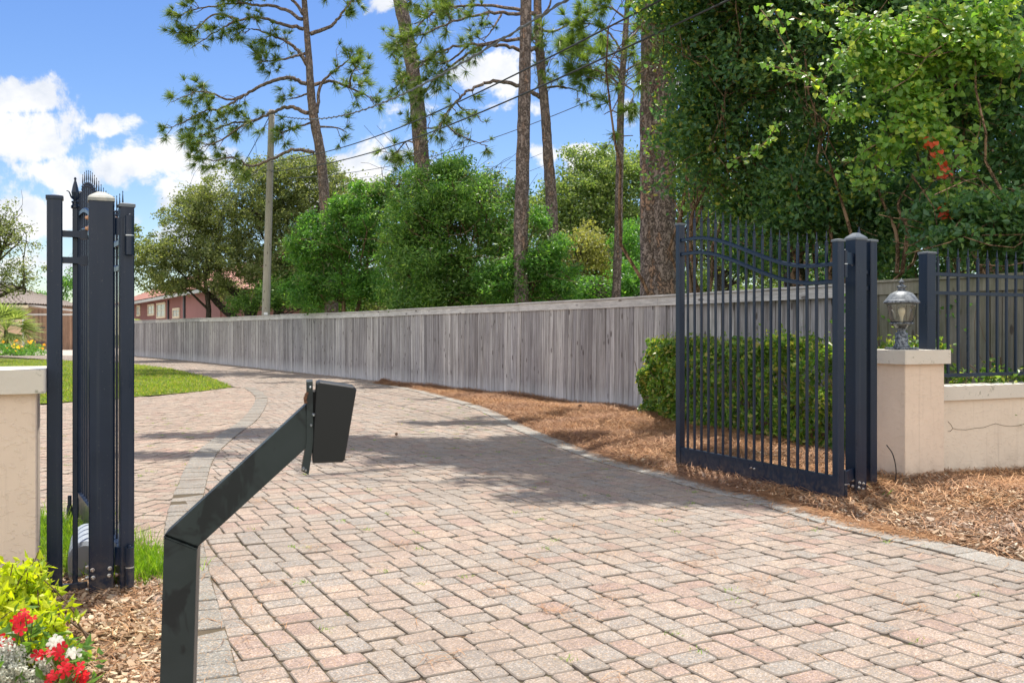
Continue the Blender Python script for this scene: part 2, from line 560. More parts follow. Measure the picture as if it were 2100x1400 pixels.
def wood_mat(name, a, b, c3, green=0.0, zs=0.9, along=2, bleach=False):
    m, nt = new_mat(name); co = obj_co(nt)
    g = nt.n('ShaderNodeNewGeometry')
    rnd = g.outputs['Random Per Island']
    sc = [26, 26, 26]; sc[along] = 1.1
    if along != 2: sc = [3, 3, 40]
    shift = nt.n('ShaderNodeCombineXYZ', i_0=nt.math('MULTIPLY', rnd, 40.0), i_1=nt.math('MULTIPLY', rnd, 17.0), i_2=nt.math('MULTIPLY', rnd, 31.0))
    va = nt.n('ShaderNodeVectorMath', operation='ADD'); nt.put(va.inputs[0], nt.mapping(co, tuple(sc))); nt.put(va.inputs[1], shift.outputs[0])
    grain = nt.noise(va.outputs[0], 1.0, 6, .65, .6)
    fine = nt.noise(nt.mapping(co, tuple(v * 4 for v in sc)), 1.0, 4, .7)
    c = nt.mix(nt.ramp(grain, [(.28, 0.), (.68, 1.)]), b, a)
    tint = nt.ramp(rnd, [(0., (.50, .49, .51)), (.18, (1.08, 1.07, 1.06)), (.36, (.74, .73, .76)), (.55, (1.28, 1.27, 1.27)), (.75, (.62, .60, .61)), (1., (1.05, 1.05, 1.09))])
    c = nt.mix(1.0, c, tint, 'MULTIPLY')
    c = nt.mix(nt.ramp(fine, [(.5, 0.), (.72, .45)]), c, c3)
    vk = nt.n('ShaderNodeTexVoronoi'); vk.inputs['Scale'].default_value = 1.0
    ks = [6.5, 6.5, 2.6] if along == 2 else [2, 2, 6]
    vb = nt.n('ShaderNodeVectorMath', operation='ADD'); nt.put(vb.inputs[0], nt.mapping(co, tuple(ks))); nt.put(vb.inputs[1], shift.outputs[0])
    nt.put(vk.inputs['Vector'], vb.outputs[0])
    knot = nt.ramp(vk.outputs[0], [(.11, 1.), (.17, 0.)])
    c = nt.mix(nt.math('MULTIPLY', knot, .75), c, (.06, .042, .036))
    if green > 0:
        gm = nt.ramp(nt.noise(co, 1.8, 5), [(.4, 0.), (.65, green)])
        c = nt.mix(gm, c, (.11, .12, .055))
    if bleach:   # salty splash line along the foot and nail rows
        zc = nt.n('ShaderNodeSeparateXYZ', i_0=co).outputs[2]
        wob = nt.math('ADD', zc, nt.math('MULTIPLY', nt.math('SUBTRACT', nt.noise(nt.mapping(co, (9, 9, .6)), 1.0, 4), .5), .5))
        c = nt.mix(nt.ramp(wob, [(.10, .55), (.42, 0.)]), c, (.60, .60, .62))
        c = nt.mix(nt.ramp(nt.noise(nt.mapping(co, (14, 14, .35)), 1.0, 5, .6), [(.52, 0.), (.66, .5)]), c, (.16, .14, .135))
    blotch = nt.ramp(nt.noise(nt.mapping(co, (1, 1, .7)), 1.3, 5, .6), [(.3, .85), (.7, 1.1)])
    c = nt.mix(1.0, c, blotch, 'MULTIPLY')
    finish(nt, c, .9, nt.math('ADD', grain, nt.math('MULTIPLY', fine, .4)), .6, .006, spec=.2)
    return m


FENCEWOOD = wood_mat('weathered_fence_boards', (.60, .585, .575), (.20, .185, .18), (.085, .075, .072), bleach=True)
CAPWOOD = wood_mat('weathered_cap_board', (.60, .59, .57), (.34, .33, .32), (.15, .14, .13), along=0)
GREENWOOD = wood_mat('mossy_fence_boards', (.33, .31, .25), (.19, .175, .14), (.09, .08, .06), green=.6)
POLEWOOD = wood_mat('pole_wood', (.42, .39, .33), (.27, .25, .215), (.14, .13, .11), green=.2)
BROWNWOOD = wood_mat('brown_gate_boards', (.34, .22, .15), (.22, .14, .10), (.12, .08, .06))


def bark(name, a, b, patch, scale=5.0, patchy=.5):
    m, nt = new_mat(name); co = obj_co(nt)
    vv = nt.mapping(nt.mix(.22, co, nt.n('ShaderNodeTexNoise', i_Vector=nt.mapping(co, (4, 4, 3))).outputs[1], 'ADD'), (scale * 2.1, scale * 2.1, scale * .55))
    v = nt.n('ShaderNodeTexVoronoi', feature='DISTANCE_TO_EDGE', i_Vector=vv); v.inputs['Scale'].default_value = 1.0
    vc = nt.n('ShaderNodeTexVoronoi', i_Vector=vv); vc.inputs['Scale'].default_value = 1.0
    crack = nt.ramp(v.outputs[0], [(.0, 0.), (.10, .75), (.25, 1.)])
    rnd = nt.n('ShaderNodeSeparateColor', i_0=vc.outputs['Color']).outputs[0]
    n1 = nt.noise(co, 26, 5, .7)
    c = nt.mix(nt.math('MULTIPLY', n1, 1.0), b, a)
    c = nt.mix(nt.ramp(rnd, [(.72, 0.), (.92, patchy * .7)]), c, patch)
    c = nt.mix(crack, tuple(x * .5 for x in b), c)
    h = nt.math('ADD', crack, nt.math('MULTIPLY', n1, .5))
    finish(nt, c, .95, h, .9, .04, spec=.1)
    return m


PINEBARK = bark('pine_bark', (.42, .34, .30), (.23, .18, .16), (.48, .27, .16), 5.5, .7)
BIGBARK = bark('big_pine_bark', (.46, .37, .325), (.25, .195, .17), (.52, .29, .17), 5.0, .8)
GREYBARK = bark('grey_bark', (.17, .14, .115), (.09, .075, .06), (.20, .17, .13), 6, .4)
TANBARK = bark('smooth_tan_bark', (.36, .24, .15), (.24, .155, .10), (.42, .30, .20), 3, .4)

L_OAK = leaf_mat('live_oak_leaves', [(.06, .088, .036), (.10, .13, .055), (.17, .195, .095), (.075, .105, .045), (.22, .24, .12), (.11, .13, .06)], .4, gainf=1.4)
L_DEEP = leaf_mat('deep_green_leaves', [(.045, .092, .024), (.07, .135, .03), (.03, .07, .022), (.12, .19, .045)], .4, .42, .5, tcol=(1, 1, .5), gainf=2.0)
L_BRIGHT = leaf_mat('bright_feathery_leaves', [(.045, .12, .025), (.075, .175, .032), (.03, .085, .022), (.14, .27, .05), (.055, .15, .03)], .42, .42, .5, tcol=(1, 1, .5), gainf=1.5)
L_MID = leaf_mat('mid_green_leaves', [(.06, .10, .04), (.10, .15, .05), (.15, .20, .075), (.07, .12, .04), (.21, .25, .11)], .4, gainf=1.5)
L_YELL = leaf_mat('yellowish_leaves', [(.19, .20, .07), (.26, .27, .11), (.15, .16, .06), (.23, .23, .09)], .4, gainf=1.25)
L_DARK = leaf_mat('dark_myrtle_leaves', [(.028, .068, .036), (.045, .10, .05), (.035, .085, .045), (.07, .14, .05), (.04, .09, .055), (.10, .16, .05)], .42, .42, .5, gainf=1.85)
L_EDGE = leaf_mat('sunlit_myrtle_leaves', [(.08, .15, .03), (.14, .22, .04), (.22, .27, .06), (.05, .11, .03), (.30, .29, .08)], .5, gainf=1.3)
L_VINE = leaf_mat('grape_vine_leaves', [(.10, .21, .04), (.13, .26, .05), (.18, .32, .07), (.08, .17, .035), (.30, .38, .07)], .45, .4, .5, gainf=1.15)
L_RED = leaf_mat('red_leaves', [(.45, .07, .025), (.55, .11, .04), (.38, .05, .02)], .4, tcol=(1, .7, .5))
L_HEDGE = leaf_mat('hedge_leaves', [(.03, .075, .014), (.055, .115, .02), (.09, .16, .025), (.04, .09, .016), (.15, .23, .035), (.20, .19, .06)], .35, .42, .5, gainf=1.7)
L_NEEDLE = leaf_mat('pine_needles', [(.055, .10, .022), (.09, .145, .03), (.13, .19, .04), (.04, .08, .02), (.18, .22, .06)], .35, gainf=1.35)
L_NEEDLEB = leaf_mat('bright_pine_needles', [(.09, .15, .03), (.14, .21, .045), (.19, .26, .06), (.07, .12, .028)], .4, gainf=1.2)
L_LIME = leaf_mat('lime_shrub_leaves', [(.38, .46, .02), (.50, .56, .03), (.30, .40, .02), (.58, .60, .05), (.22, .33, .02)], .4, tcol=(1, 1, .25))
L_FLOWERLEAF = leaf_mat('vinca_leaves', [(.09, .20, .03), (.14, .27, .045), (.07, .15, .03)], .4, .3)
L_SILVER = leaf_mat('silver_felt_leaves', [(.62, .64, .60), (.70, .72, .68), (.54, .57, .54)], .2, .9, .1, tcol=(.5, .5, .5))
L_GRASS = leaf_mat('grass_blade_mat', [(.12, .21, .025), (.19, .28, .03), (.24, .31, .05), (.15, .22, .03), (.34, .31, .10)], .45, .5, .3)
L_TALL = leaf_mat('long_grass_blade_mat', [(.13, .26, .015), (.20, .36, .02), (.10, .20, .015), (.28, .40, .05)], .45, .45, .3)
L_STRAW = leaf_mat('pine_straw_mat', [(.32, .17, .09), (.40, .225, .12), (.24, .12, .065), (.52, .33, .20), (.16, .08, .045)], .15, .6, .3, tcol=(.6, .5, .4), gainf=1.15)
L_PALM = leaf_mat('palm_fronds', [(.26, .34, .13), (.36, .43, .20), (.16, .23, .08)], .35)
L_CHIP = leaf_mat('bark_chip_mat', [(.34, .25, .19), (.22, .145, .105), (.48, .38, .30), (.13, .08, .06), (.62, .53, .44), (.28, .18, .13)], .0, .8, .2, gainf=1.15)
PETAL_RED = leaf_mat('red_petals', [(.62, .015, .03), (.75, .04, .07), (.55, .01, .02)], .35, .5, .3, tcol=(1, .5, .5))
PETAL_WHITE = leaf_mat('white_petals', [(.80, .79, .77), (.86, .85, .82)], .35, .5, .3, tcol=(.5, .5, .5))
PETAL_ORANGE = leaf_mat('orange_petals', [(.75, .35, .05), (.8, .55, .08)], .3)
m, nt = new_mat('green_stem'); finish(nt, (.12, .16, .04), .6); STEM = m
m, nt = new_mat('brown_twig'); finish(nt, (.13, .085, .05), .8); TWIG = m
m, nt = new_mat('wire_rubber'); finish(nt, (.035, .04, .045), .6); WIRE = m
m, nt = new_mat('aged_aluminium_wire'); finish(nt, (.14, .15, .16), .5); WIREG = m

# ------------------------------------------------------------------ plan of the place
D2 = np.array((.906, .423, 0)); D2 = D2 / np.linalg.norm(D2)      # along the boundary wall
N2 = np.array((-D2[1], D2[0], 0))                                 # from the street into the plot
ZUP = np.array((0, 0, 1.0))
FENCE_PATH = [np.array(p + (0,), float) for p in [(5.20, 9.36), (4.42, 11.14), (3.62, 13.0), (2.35, 15.2), (-.45, 20.25), (-3.55, 25.65), (-6.85, 31.0),
                                                 (-10.45, 36.8), (-16.0, 45.5), (-23.2, 56.0)]]
OUTER = [G(765, 787), G(845, 798), G(906, 812), G(997, 838), G(1092, 882), G(1207, 926), G(1287, 952), G(1400, 979), G(1469, 1000), G(1567, 1022),
         G(1681, 1055), G(1780, 1083), G(1909, 1111), G(2100, 1158), G(2420, 1240), np.array((3.75, 2.9, 0)), np.array((4.0, 1.2, 0))]
BANDR = [G(523, 797), G(541, 808), G(549, 823), G(530, 859), G(490, 891), G(443, 936), G(422, 1000), G(413, 1060), G(415, 1100), G(423, 1145),
         G(433, 1190), G(450, 1250), G(464, 1300), G(493, 1400), G(540, 1540), G(650, 1860)]


def offset_path(p, dist, right=True):
    p = np.array(p)[:, :2]
    t = np.gradient(p, axis=0); t = t / np.linalg.norm(t, axis=1)[:, None]
    nrm = np.stack([t[:, 1], -t[:, 0]], 1) * (1 if right else -1)
    q = p + nrm * dist
    return np.concatenate([q, np.zeros((len(q), 1))], 1)


outer_s = smooth_path(OUTER, 6)
bandr_s = smooth_path(BANDR, 6)
inner_s = offset_path(outer_s, .235, True)      # path runs towards the camera: its right hand is the driveway side
bandl_s = offset_path(bandr_s, .24, True)
drive_poly = np.array([f[:2] for f in FENCE_PATH[5:][::-1]] + [p[:2] for p in outer_s] + [(-.5, 1.2)] +
                      [p[:2] for p in bandr_s[::-1]] + [G(478, 794)[:2], G(430, 775)[:2], G(346, 756)[:2], G(264, 746)[:2], G(120, 738)[:2], (-32, 56)])
side_poly = np.array([p[:2] for p in bandl_s[:66]] + [G(345, 1142)[:2], G(200, 1100)[:2], G(75, 1072)[:2], G(-300, 1068)[:2], G(-700, 1068)[:2], G(-900, 860)[:2], G(-300, 845)[:2],
                      G(77, 831)[:2], G(264, 817)[:2], G(314, 813)[:2], G(411, 804)[:2], G(478, 795)[:2]])
lawn_poly = [G(-900, 858), G(-300, 843), G(77, 830), G(264, 816), G(314, 812), G(411, 803.5), G(478, 795), G(430, 775), G(346, 756), G(264, 746), G(100, 738.5), G(-300, 735), G(-900, 735)]


def inside(pts, poly):
    x, y = pts[:, 0], pts[:, 1]
    r = np.zeros(len(pts), bool)
    j = len(poly) - 1
    for i in range(len(poly)):
        xi, yi = poly[i][0], poly[i][1]; xj, yj = poly[j][0], poly[j][1]
        c = ((yi > y) != (yj > y)) & (x < (xj - xi) * (y - yi) / ((yj - yi) if yj != yi else 1e-9) + xi)
        r ^= c
        j = i
    return r


def dist_to_path(pts, path):
    best = np.full(len(pts), 1e9)
    for a, b in zip(path[:-1], path[1:]):
        a = np.asarray(a[:2]); b = np.asarray(b[:2]); ab = b - a
        t = np.clip(((pts - a) @ ab) / (ab @ ab + 1e-12), 0, 1)
        best = np.minimum(best, np.linalg.norm(pts - (a + t[:, None] * ab), axis=1))
    return best


def sheet(name, poly, z, mat, kind='structure', parent=None):
    V = np.array([(p[0], p[1], z) for p in poly])
    a = 0.5 * np.sum(V[:, 0] * np.roll(V[:, 1], -1) - np.roll(V[:, 0], -1) * V[:, 1])
    if a < 0: V = V[::-1]
    o = raw_mesh(name, V, list(range(len(V))), mat, parent, None, sizes=[len(V)])
    return tag(o, kind=kind)


sheet('ground', [(-400, -20), (400, -20), (400, 700), (-400, 700)], -.045, GROUND)
sheet('driveway_bedding', drive_poly, 0.0, JOINT)
sheet('side_path_bedding', side_poly, 0.002, JOINT)
sheet('far_driveway', [(-60, 49.5), (-23.5, 56.2), (-23.5, 100), (-80, 100), (-80, 49.5)], -.02, CONCRETE)
sheet('soil', [(p[0], p[1]) for p in [(-9, 1.0), (1.2, 1.0), (.2, 3.2), (-1.3, 4.4), (-2.5, 6.0), (-5.0, 7.5), (-12, 7.5), (-12, 1.0)]], -.012, SOIL)

TILING = [(0,0,2,2),(2,0,3,2),(5,0,2,3),(7,0,3,2),(10,0,2,3),(12,0,2,2),(14,0,3,2),(17,0,3,2),(0,2,2,3),(2,2,3,2),(7,2,3,2),(12,2,3,2),(15,2,2,3),(17,2,3,2),(5,3,2,3),(10,3,2,3),(2,4,3,2),(7,4,3,2),(12,4,3,2),(17,4,3,2),(0,5,2,2),(15,5,2,3),(2,6,2,2),(4,6,2,3),(6,6,2,2),(8,6,3,2),(11,6,2,3),(13,6,2,2),(17,6,3,2),(0,7,2,3),(2,8,2,3),(6,8,3,2),(9,8,2,3),(13,8,3,2),(16,8,2,3),(18,8,2,2),(4,9,2,3),(11,9,2,3),(0,10,2,3),(6,10,3,2),(13,10,3,2),(18,10,2,3),(2,11,2,3),(9,11,2,3),(16,11,2,2),(4,12,3,2),(7,12,2,3),(11,12,3,2),(14,12,2,3),(0,13,2,2),(16,13,2,3),(18,13,2,2),(2,14,3,2),(5,14,2,3),(9,14,3,2),(12,14,2,3),(0,15,2,2),(7,15,2,3),(14,15,2,2),(18,15,2,2),(2,16,3,2),(9,16,3,2),(16,16,2,2),(0,17,2,3),(5,17,2,3),(12,17,2,3),(14,17,2,3),(18,17,2,3),(2,18,3,2),(7,18,3,2),(10,18,2,2),(16,18,2,2)]


def stones(quads, z, rng, lift=.0022, chamf=.013, inset=.0068, deep=.014):
    """quads (n,4,2) plan outlines -> chamfered stones with worn edges"""
    n = len(quads)
    q = quads + rng.normal(size=quads.shape) * .0022
    nx = np.roll(q, -1, 1); pv = np.roll(q, 1, 1)
    a = q + unit(pv - q) * chamf * rng.uniform(.6, 1.5, (n, 4, 1)); b = q + unit(nx - q) * chamf * rng.uniform(.6, 1.5, (n, 4, 1))
    ring = np.stack([a, b], 2).reshape(n, 8, 2)
    cen = q.mean(1, keepdims=True)
    tilt = rng.normal(size=(n, 1, 2)) * .009
    h = z + rng.normal(size=(n, 1)) * lift
    top = ring + (cen - ring) / (np.linalg.norm(cen - ring, axis=2, keepdims=True)) * inset
    mid = ring
    zt = h + ((top - cen) * tilt).sum(2)
    zm = h + ((mid - cen) * tilt).sum(2) - .005
    V = np.concatenate([np.concatenate([ring, np.full((n, 8, 1), 0.0) + (z - deep)], 2), np.concatenate([mid, zm[..., None]], 2), np.concatenate([top, zt[..., None]], 2)], 1)
    F = []
    for r in (0, 8):
        for i in range(8): F += [r + i, r + (i + 1) % 8, r + 8 + (i + 1) % 8, r + 8 + i]
    sz = [4] * 16 + [8]
    F += [16 + i for i in range(8)]
    base = (np.arange(n) * 24)[:, None]
    flat = (np.array(F)[None, :] + base).ravel()
    return V.reshape(-1, 3), flat, np.tile(sz, n)


m, nt = new_mat('worn_paver_edge'); co = obj_co(nt)
finish(nt, nt.mix(nt.noise(co, 70, 4, .7), (.16, .132, .102), (.34, .29, .245)), .9, nt.noise(co, 200, 3), .4, .003, spec=.2); EDGE = m


def pave(name, poly, udir, z, mat, rng, cell=.0655, origin=(0, 0), gap=.0036, cut=None, under=None):
    u = unit(np.array(udir, float)); v = np.array((-u[1], u[0]))
    P2 = np.array([(p[0], p[1]) for p in poly]) - origin
    uu, vv = P2 @ u, P2 @ v
    per = 20 * cell
    Q = []
    til = np.array(TILING, float) * cell
    for i in range(int(math.floor(uu.min() / per)) - 1, int(math.ceil(uu.max() / per)) + 1):
        for j in range(int(math.floor(vv.min() / per)) - 1, int(math.ceil(vv.max() / per)) + 1):
            x0 = til[:, 0] + i * per + gap; y0 = til[:, 1] + j * per + gap
            x1 = x0 + til[:, 2] - 2 * gap; y1 = y0 + til[:, 3] - 2 * gap
            Q.append(np.stack([np.stack([x0, y0], 1), np.stack([x1, y0], 1), np.stack([x1, y1], 1), np.stack([x0, y1], 1)], 1))
    Q = np.concatenate(Q)
    # laid courses wander a little
    Q = Q + .012 * np.sin(Q[..., ::-1] * 1.7 + 1.0) + .006 * np.sin(Q[..., ::-1] * 4.3)
    Wq = Q[..., :1] * u + Q[..., 1:] * v + origin
    cen = Wq.mean(1)
    k = inside(cen, poly)
    if under is not None: k |= dist_to_path(cen, under) < .10
    if cut is not None: k &= cut(cen)
    V, F, Sz = stones(Wq[k], z, rng)
    o = raw_mesh(name, V, F, mat, None, None, sizes=Sz, mats=[mat, EDGE], midx=np.tile([1] * 16 + [0], int(k.sum())))
    return tag(o, kind='structure')


def band(name, right, left, z, mat, rng, step=.155):
    """a course of border stones between two edge lines"""
    a = np.array(right)[:, :2]; b = np.array(left)[:, :2]
    c = (a + b) / 2
    L = np.concatenate([[0], np.cumsum(np.linalg.norm(np.diff(c, axis=0), axis=1))])
    k = int(L[-1] / step)
    s = np.linspace(0, L[-1], k + 1)
    A = np.stack([np.interp(s, L, a[:, i]) for i in (0, 1)], 1); B = np.stack([np.interp(s, L, b[:, i]) for i in (0, 1)], 1)
    g = .003 / step
    q = np.stack([A[:-1] * (1 - g) + A[1:] * g, A[1:] * (1 - g) + A[:-1] * g, B[1:] * (1 - g) + B[:-1] * g, B[:-1] * (1 - g) + B[1:] * g], 1)
    # winding anticlockwise
    ar = np.cross(q[:, 1] - q[:, 0], q[:, 2] - q[:, 0])
    q[ar < 0] = q[ar < 0][:, ::-1]
    V, F, Sz = stones(q, z, rng, chamf=.01)
    return tag(raw_mesh(name, V, F, mat, None, None, sizes=Sz, mats=[mat, EDGE], midx=np.tile([1] * 8 + [0] * 9, len(q))), kind='structure')


r1 = np.random.default_rng(3)
drive_in = np.array([f[:2] for f in FENCE_PATH[5:][::-1]] + [p[:2] for p in outer_s] + [(-.5, 1.2)] + [p[:2] for p in bandr_s[::-1]] + list(map(tuple, drive_poly[-6:])))
pave('driveway_pavers', drive_in, (.887, .4617), .010, PAVER, r1, origin=np.array((.4, 4.0)), under=bandr_s)
pave('side_path_pavers', side_poly, (.985, -.17), .010, PAVER_PINK, r1, origin=np.array((-4, 8.0)), under=bandl_s[:70])


def strip_sheet(name, A, B, z, mat):
    A = np.array(A); B = np.array(B); n = len(A)
    V = np.concatenate([A, B]); V[:, 2] = z
    F = [[i, i + 1, n + i + 1, n + i] for i in range(n - 1)]
    return tag(raw_mesh(name, V, F, mat), kind='structure')


strip_sheet('left_border_bedding', bandr_s, bandl_s, .0165, JOINT)
strip_sheet('right_border_bedding', outer_s, inner_s, .0165, JOINT)
band('left_border_course', bandr_s, bandl_s, .022, BANDDARK, r1)
band('right_border_course', outer_s, inner_s, .022, BANDGREY, r1, .20)

# ------------------------------------------------------------------ mulch beds (bumpy ground) and what lies on them


def bumpy(x, y, s=1.0):
    return (.5 + .5 * np.sin(x * 2.1 + 1.3 * np.sin(y * 1.1)) * np.sin(y * 1.7 + .8 * np.sin(x * 1.9))) * s + .02 * np.sin(x * 9 + 2 * np.sin(y * 7)) * np.sin(y * 8.3)


right_bed = np.array([p[:2] for p in outer_s] + [(10.5, 1.2), (10.5, 6.5), (9.5, 11.2), (5.6, 9.5), (5.2, 9.3)] + [p[:2] for p in FENCE_PATH[1:6]])
left_bed = np.array([(-9, 1.4)] + [p[:2] for p in bandl_s[::-1][:44]] + [(-1.95, 5.55), (-2.5, 5.98), (-4.5, 6.5), (-10, 6.7)])


def bed_height_right(p):
    d = dist_to_path(p, outer_s)
    e = np.clip(d / .9, 0, 1)
    far = np.clip((p[:, 1] - 9) / 8, 0, 1)
    dg = dist_to_path(p, [(2.75, 6.9), (1.6, 9.4)])
    e = e * (1 - .85 * np.exp(-(dg / .45) ** 2))
    return -.010 + .025 * np.clip(d / .1, 0, 1) + e * (.02 + .075 * bumpy(p[:, 0], p[:, 1])) + .10 * np.exp(-((p[:, 0] - 4.5) ** 2 + (p[:, 1] - 6.6) ** 2) / .9)


def bed_height_left(p):
    d = dist_to_path(p, bandl_s)
    return -.006 + .012 * np.clip(d / .15, 0, 1) + .03 * np.clip(d / .9, 0, 1) * bumpy(p[:, 0] * 1.4, p[:, 1] * 1.4)


def height_sheet(name, poly, hf, mat, step=.09):
    x0, y0 = poly.min(0); x1, y1 = poly.max(0)
    xs = np.arange(x0, x1 + step, step); ys = np.arange(y0, y1 + step, step)
    X, Y = np.meshgrid(xs, ys)
    p = np.stack([X.ravel(), Y.ravel()], 1)
    z = hf(p)
    nx = len(xs)
    cx = (X[:-1, :-1] + step / 2).ravel(); cy = (Y[:-1, :-1] + step / 2).ravel()
    k = inside(np.stack([cx, cy], 1), poly)
    i, j = np.meshgrid(np.arange(nx - 1), np.arange(len(ys) - 1))
    a = (j * nx + i).ravel()[k]
    F = np.stack([a, a + 1, a + 1 + nx, a + nx], 1)
    used, inv = np.unique(F, return_inverse=True)
    V = np.concatenate([p, z[:, None]], 1)[used]
    return tag(raw_mesh(name, V, inv.reshape(F.shape), mat, smooth=True), kind='structure')


height_sheet('right_bed_soil', right_bed, bed_height_right, SOIL)
height_sheet('left_bed_soil', left_bed, bed_height_left, SOIL)


def scatter(poly, n, rng, weight=None, box=None):
    lo = np.array(box[0]) if box else poly.min(0); hi = np.array(box[1]) if box else poly.max(0)
    out = []
    tot = 0
    while tot < n:
        p = rng.uniform(lo, hi, (n * 2, 2))
        k = inside(p, poly)
        if weight is not None: k &= rng.uniform(0, 1, len(p)) < weight(p)
        out.append(p[k]); tot += k.sum()
    return np.concatenate(out)[:n]


def straw(P2, z, rng, L=.17, w_=.0045, lift=.02, tilt=.22):
    n = len(P2)
    a = rng.uniform(0, 2 * math.pi, n)
    d = np.stack([np.cos(a), np.sin(a), rng.normal(size=n) * tilt], 1); d = unit(d)
    s = np.cross(d, ZUP); s = unit(s) * w_ * .5
    LL = (L * rng.uniform(.4, 1.2, n))[:, None]
    c = np.concatenate([P2, (z + rng.uniform(.004, lift, n))[:, None]], 1)
    sag = np.zeros((n, 3)); sag[:, 2] = LL[:, 0] * .05
    bend = np.cross(d, ZUP) * (rng.normal(size=n) * .12)[:, None] * LL
    p0, p1, p2 = c - d * LL * .5, c + bend + sag, c + d * LL * .5
    V = np.stack([p0 - s, p0 + s, p1 + s, p1 - s, p2 + s * .4, p2 - s * .4], 1).reshape(-1, 3)
    b = np.arange(n) * 6
    F = np.concatenate([np.stack([b, b + 1, b + 2, b + 3], 1), np.stack([b + 3, b + 2, b + 4, b + 5], 1)])
    return V, F


def chips(P2, z, rng, size=.035):
    n = len(P2)
    k = 6
    nrm = unit(rng.normal(size=(n, 3)) * .38 + ZUP)
    t = unit(np.cross(nrm, rng.normal(size=(n, 3)))); b = np.cross(nrm, t)
    L = (size * np.minimum(rng.gamma(2.2, .38, n), 1.9))[:, None]
    asp = rng.uniform(.25, .6, n)[:, None]
    c = np.concatenate([P2, (z + rng.uniform(.003, .022, n))[:, None]], 1)
    ring = []
    for i in range(k):
        an = i * 2 * math.pi / k
        rr = rng.uniform(.75, 1.15, n)[:, None]
        ring.append(c + t * L * math.cos(an) * rr + b * L * asp * math.sin(an) * rr)
    th = nrm * (.0035)
    top = np.stack([r_ + th for r_ in ring], 1); bot = np.stack([r_ - th for r_ in ring], 1)
    V = np.concatenate([bot, top], 1).reshape(-1, 3)
    F = [6 + i for i in range(6)]
    for i in range(6): F += [i, (i + 1) % 6, 6 + (i + 1) % 6, 6 + i]
    base = (np.arange(n) * 12)[:, None]
    return V, (np.array(F)[None] + base).ravel(), np.tile([6] + [4] * 6, n)


r2 = np.random.default_rng(11)
# pine straw along the fence, thinning over the near bark bed
wf = lambda p: np.clip((p[:, 1] - 6.2) / 1.6, .28, 1) * np.clip(1.3 - p[:, 1] / 30, .25, 1)
rs = right_bed[(right_bed[:, 0] < 7)]
p = scatter(right_bed, 70000, r2, wf, ((-4, 4.6), (5.3, 26)))
V, F = straw(p, bed_height_right(p), r2, .20, .006, .045)
tag(raw_mesh('pine_straw', V, F, L_STRAW), 'rust brown pine straw heaped along the plank fence', 'pine straw', kind='stuff')
p = scatter(right_bed, 46000, r2, None, ((1.0, 4.2), (9.0, 10.0)))
V, F, Sz = chips(p, bed_height_right(p), r2, .021)
tag(raw_mesh('bark_chips', V, F, L_CHIP, sizes=Sz), 'dry bark chips on the bed before the right wall', 'bark mulch', kind='stuff')
p = scatter(left_bed, 38000, r2, None, ((-5.6, 2.2), (-.7, 6.0)))
V, F, Sz = chips(p, bed_height_left(p), r2, .018)
tag(raw_mesh('bark_chips', V, F, L_CHIP, sizes=Sz), 'bark chips under the left gate post and call box', 'bark mulch', kind='stuff')
p = scatter(left_bed, 9000, r2, None, ((-4.2, 2.6), (-.7, 5.7)))
V, F = straw(p, bed_height_left(p), r2, .15, .0032, .03)
tag(raw_mesh('pine_straw', V, F, L_STRAW), 'loose pine needles over the left bark bed', 'pine straw', kind='stuff')
# needles blown over the pavers: drifts near the bed and small bundles
pa = scatter(right_bed, 5000, r2, None, ((-4, 4.6), (5.3, 26)))
sp_ = outer_s[r2.integers(0, len(outer_s), 9000)][:, :2] + r2.normal(size=(9000, 2)) * .22
ss = smooth_path(OUTER, 60)
so_ = offset_path(ss, .03, False)
sp_ = so_[(len(ss) * .75 * r2.uniform(0, 1, 9000)).astype(int)][:, :2] + r2.normal(size=(9000, 2)) * .10 * (.35 + 1.3 * r2.uniform(0, 1, (9000, 1)) ** 2)
V1, F1 = straw(sp_, np.full(len(sp_), .016), r2, .17, .0045, .012, .05)
lone = scatter(drive_poly, 420, r2, None, ((-2.5, 3.2), (4.5, 14)))
cl = scatter(drive_poly, 46, r2, None, ((-2.5, 3.4), (4.5, 12)))
cl = np.repeat(cl, 14, 0) + r2.normal(size=(46 * 14, 2)) * .055
bo = smooth_path(BANDR, 40); bo = bo[r2.integers(0, len(bo), 260)][:, :2] + r2.normal(size=(260, 2)) * .12
l2 = scatter(side_poly, 260, r2, None, ((-6, 5.6), (-1, 16)))
lone = np.concatenate([lone, cl, bo, l2])
V2, F2 = straw(lone, np.full(len(lone), .019), r2, .15, .0028, .006, .03)
tag(raw_mesh('fallen_needles', np.concatenate([V1, V2]), np.concatenate([F1, F2 + len(V1)]), L_STRAW), 'loose pine needles blown over the pavers', 'pine needles', kind='stuff')

# lawn: turf sheet and blades
sheet('lawn', lawn_poly, .018, TURF)
lp = np.array([q[:2] for q in lawn_poly])


def blades(P2, z, rng, h=.07, w_=.012, lean=.5):
    n = len(P2)
    a = rng.uniform(0, 2 * math.pi, n)
    s = np.stack([np.cos(a), np.sin(a), np.zeros(n)], 1) * w_ * .5
    d = rng.normal(size=(n, 3)) * lean; d[:, 2] = 1; d = unit(d)
    H = (h * rng.uniform(.5, 1.3, n))[:, None]
    c = np.concatenate([P2, np.broadcast_to(z, (n,))[:, None]], 1)
    m_ = c + d * H * .6; t_ = c + d * H; t_[:, :2] += (d[:, :2]) * H * .5
    V = np.stack([c - s, c + s, m_ + s * .7, m_ - s * .7, t_], 1).reshape(-1, 3)
    b = np.arange(n) * 5
    F = np.concatenate([np.stack([b, b + 1, b + 2, b + 3], 1).ravel(), np.stack([b + 3, b + 2, b + 4], 1).ravel()])
    return V, F, np.concatenate([np.full(n, 4), np.full(n, 3)])


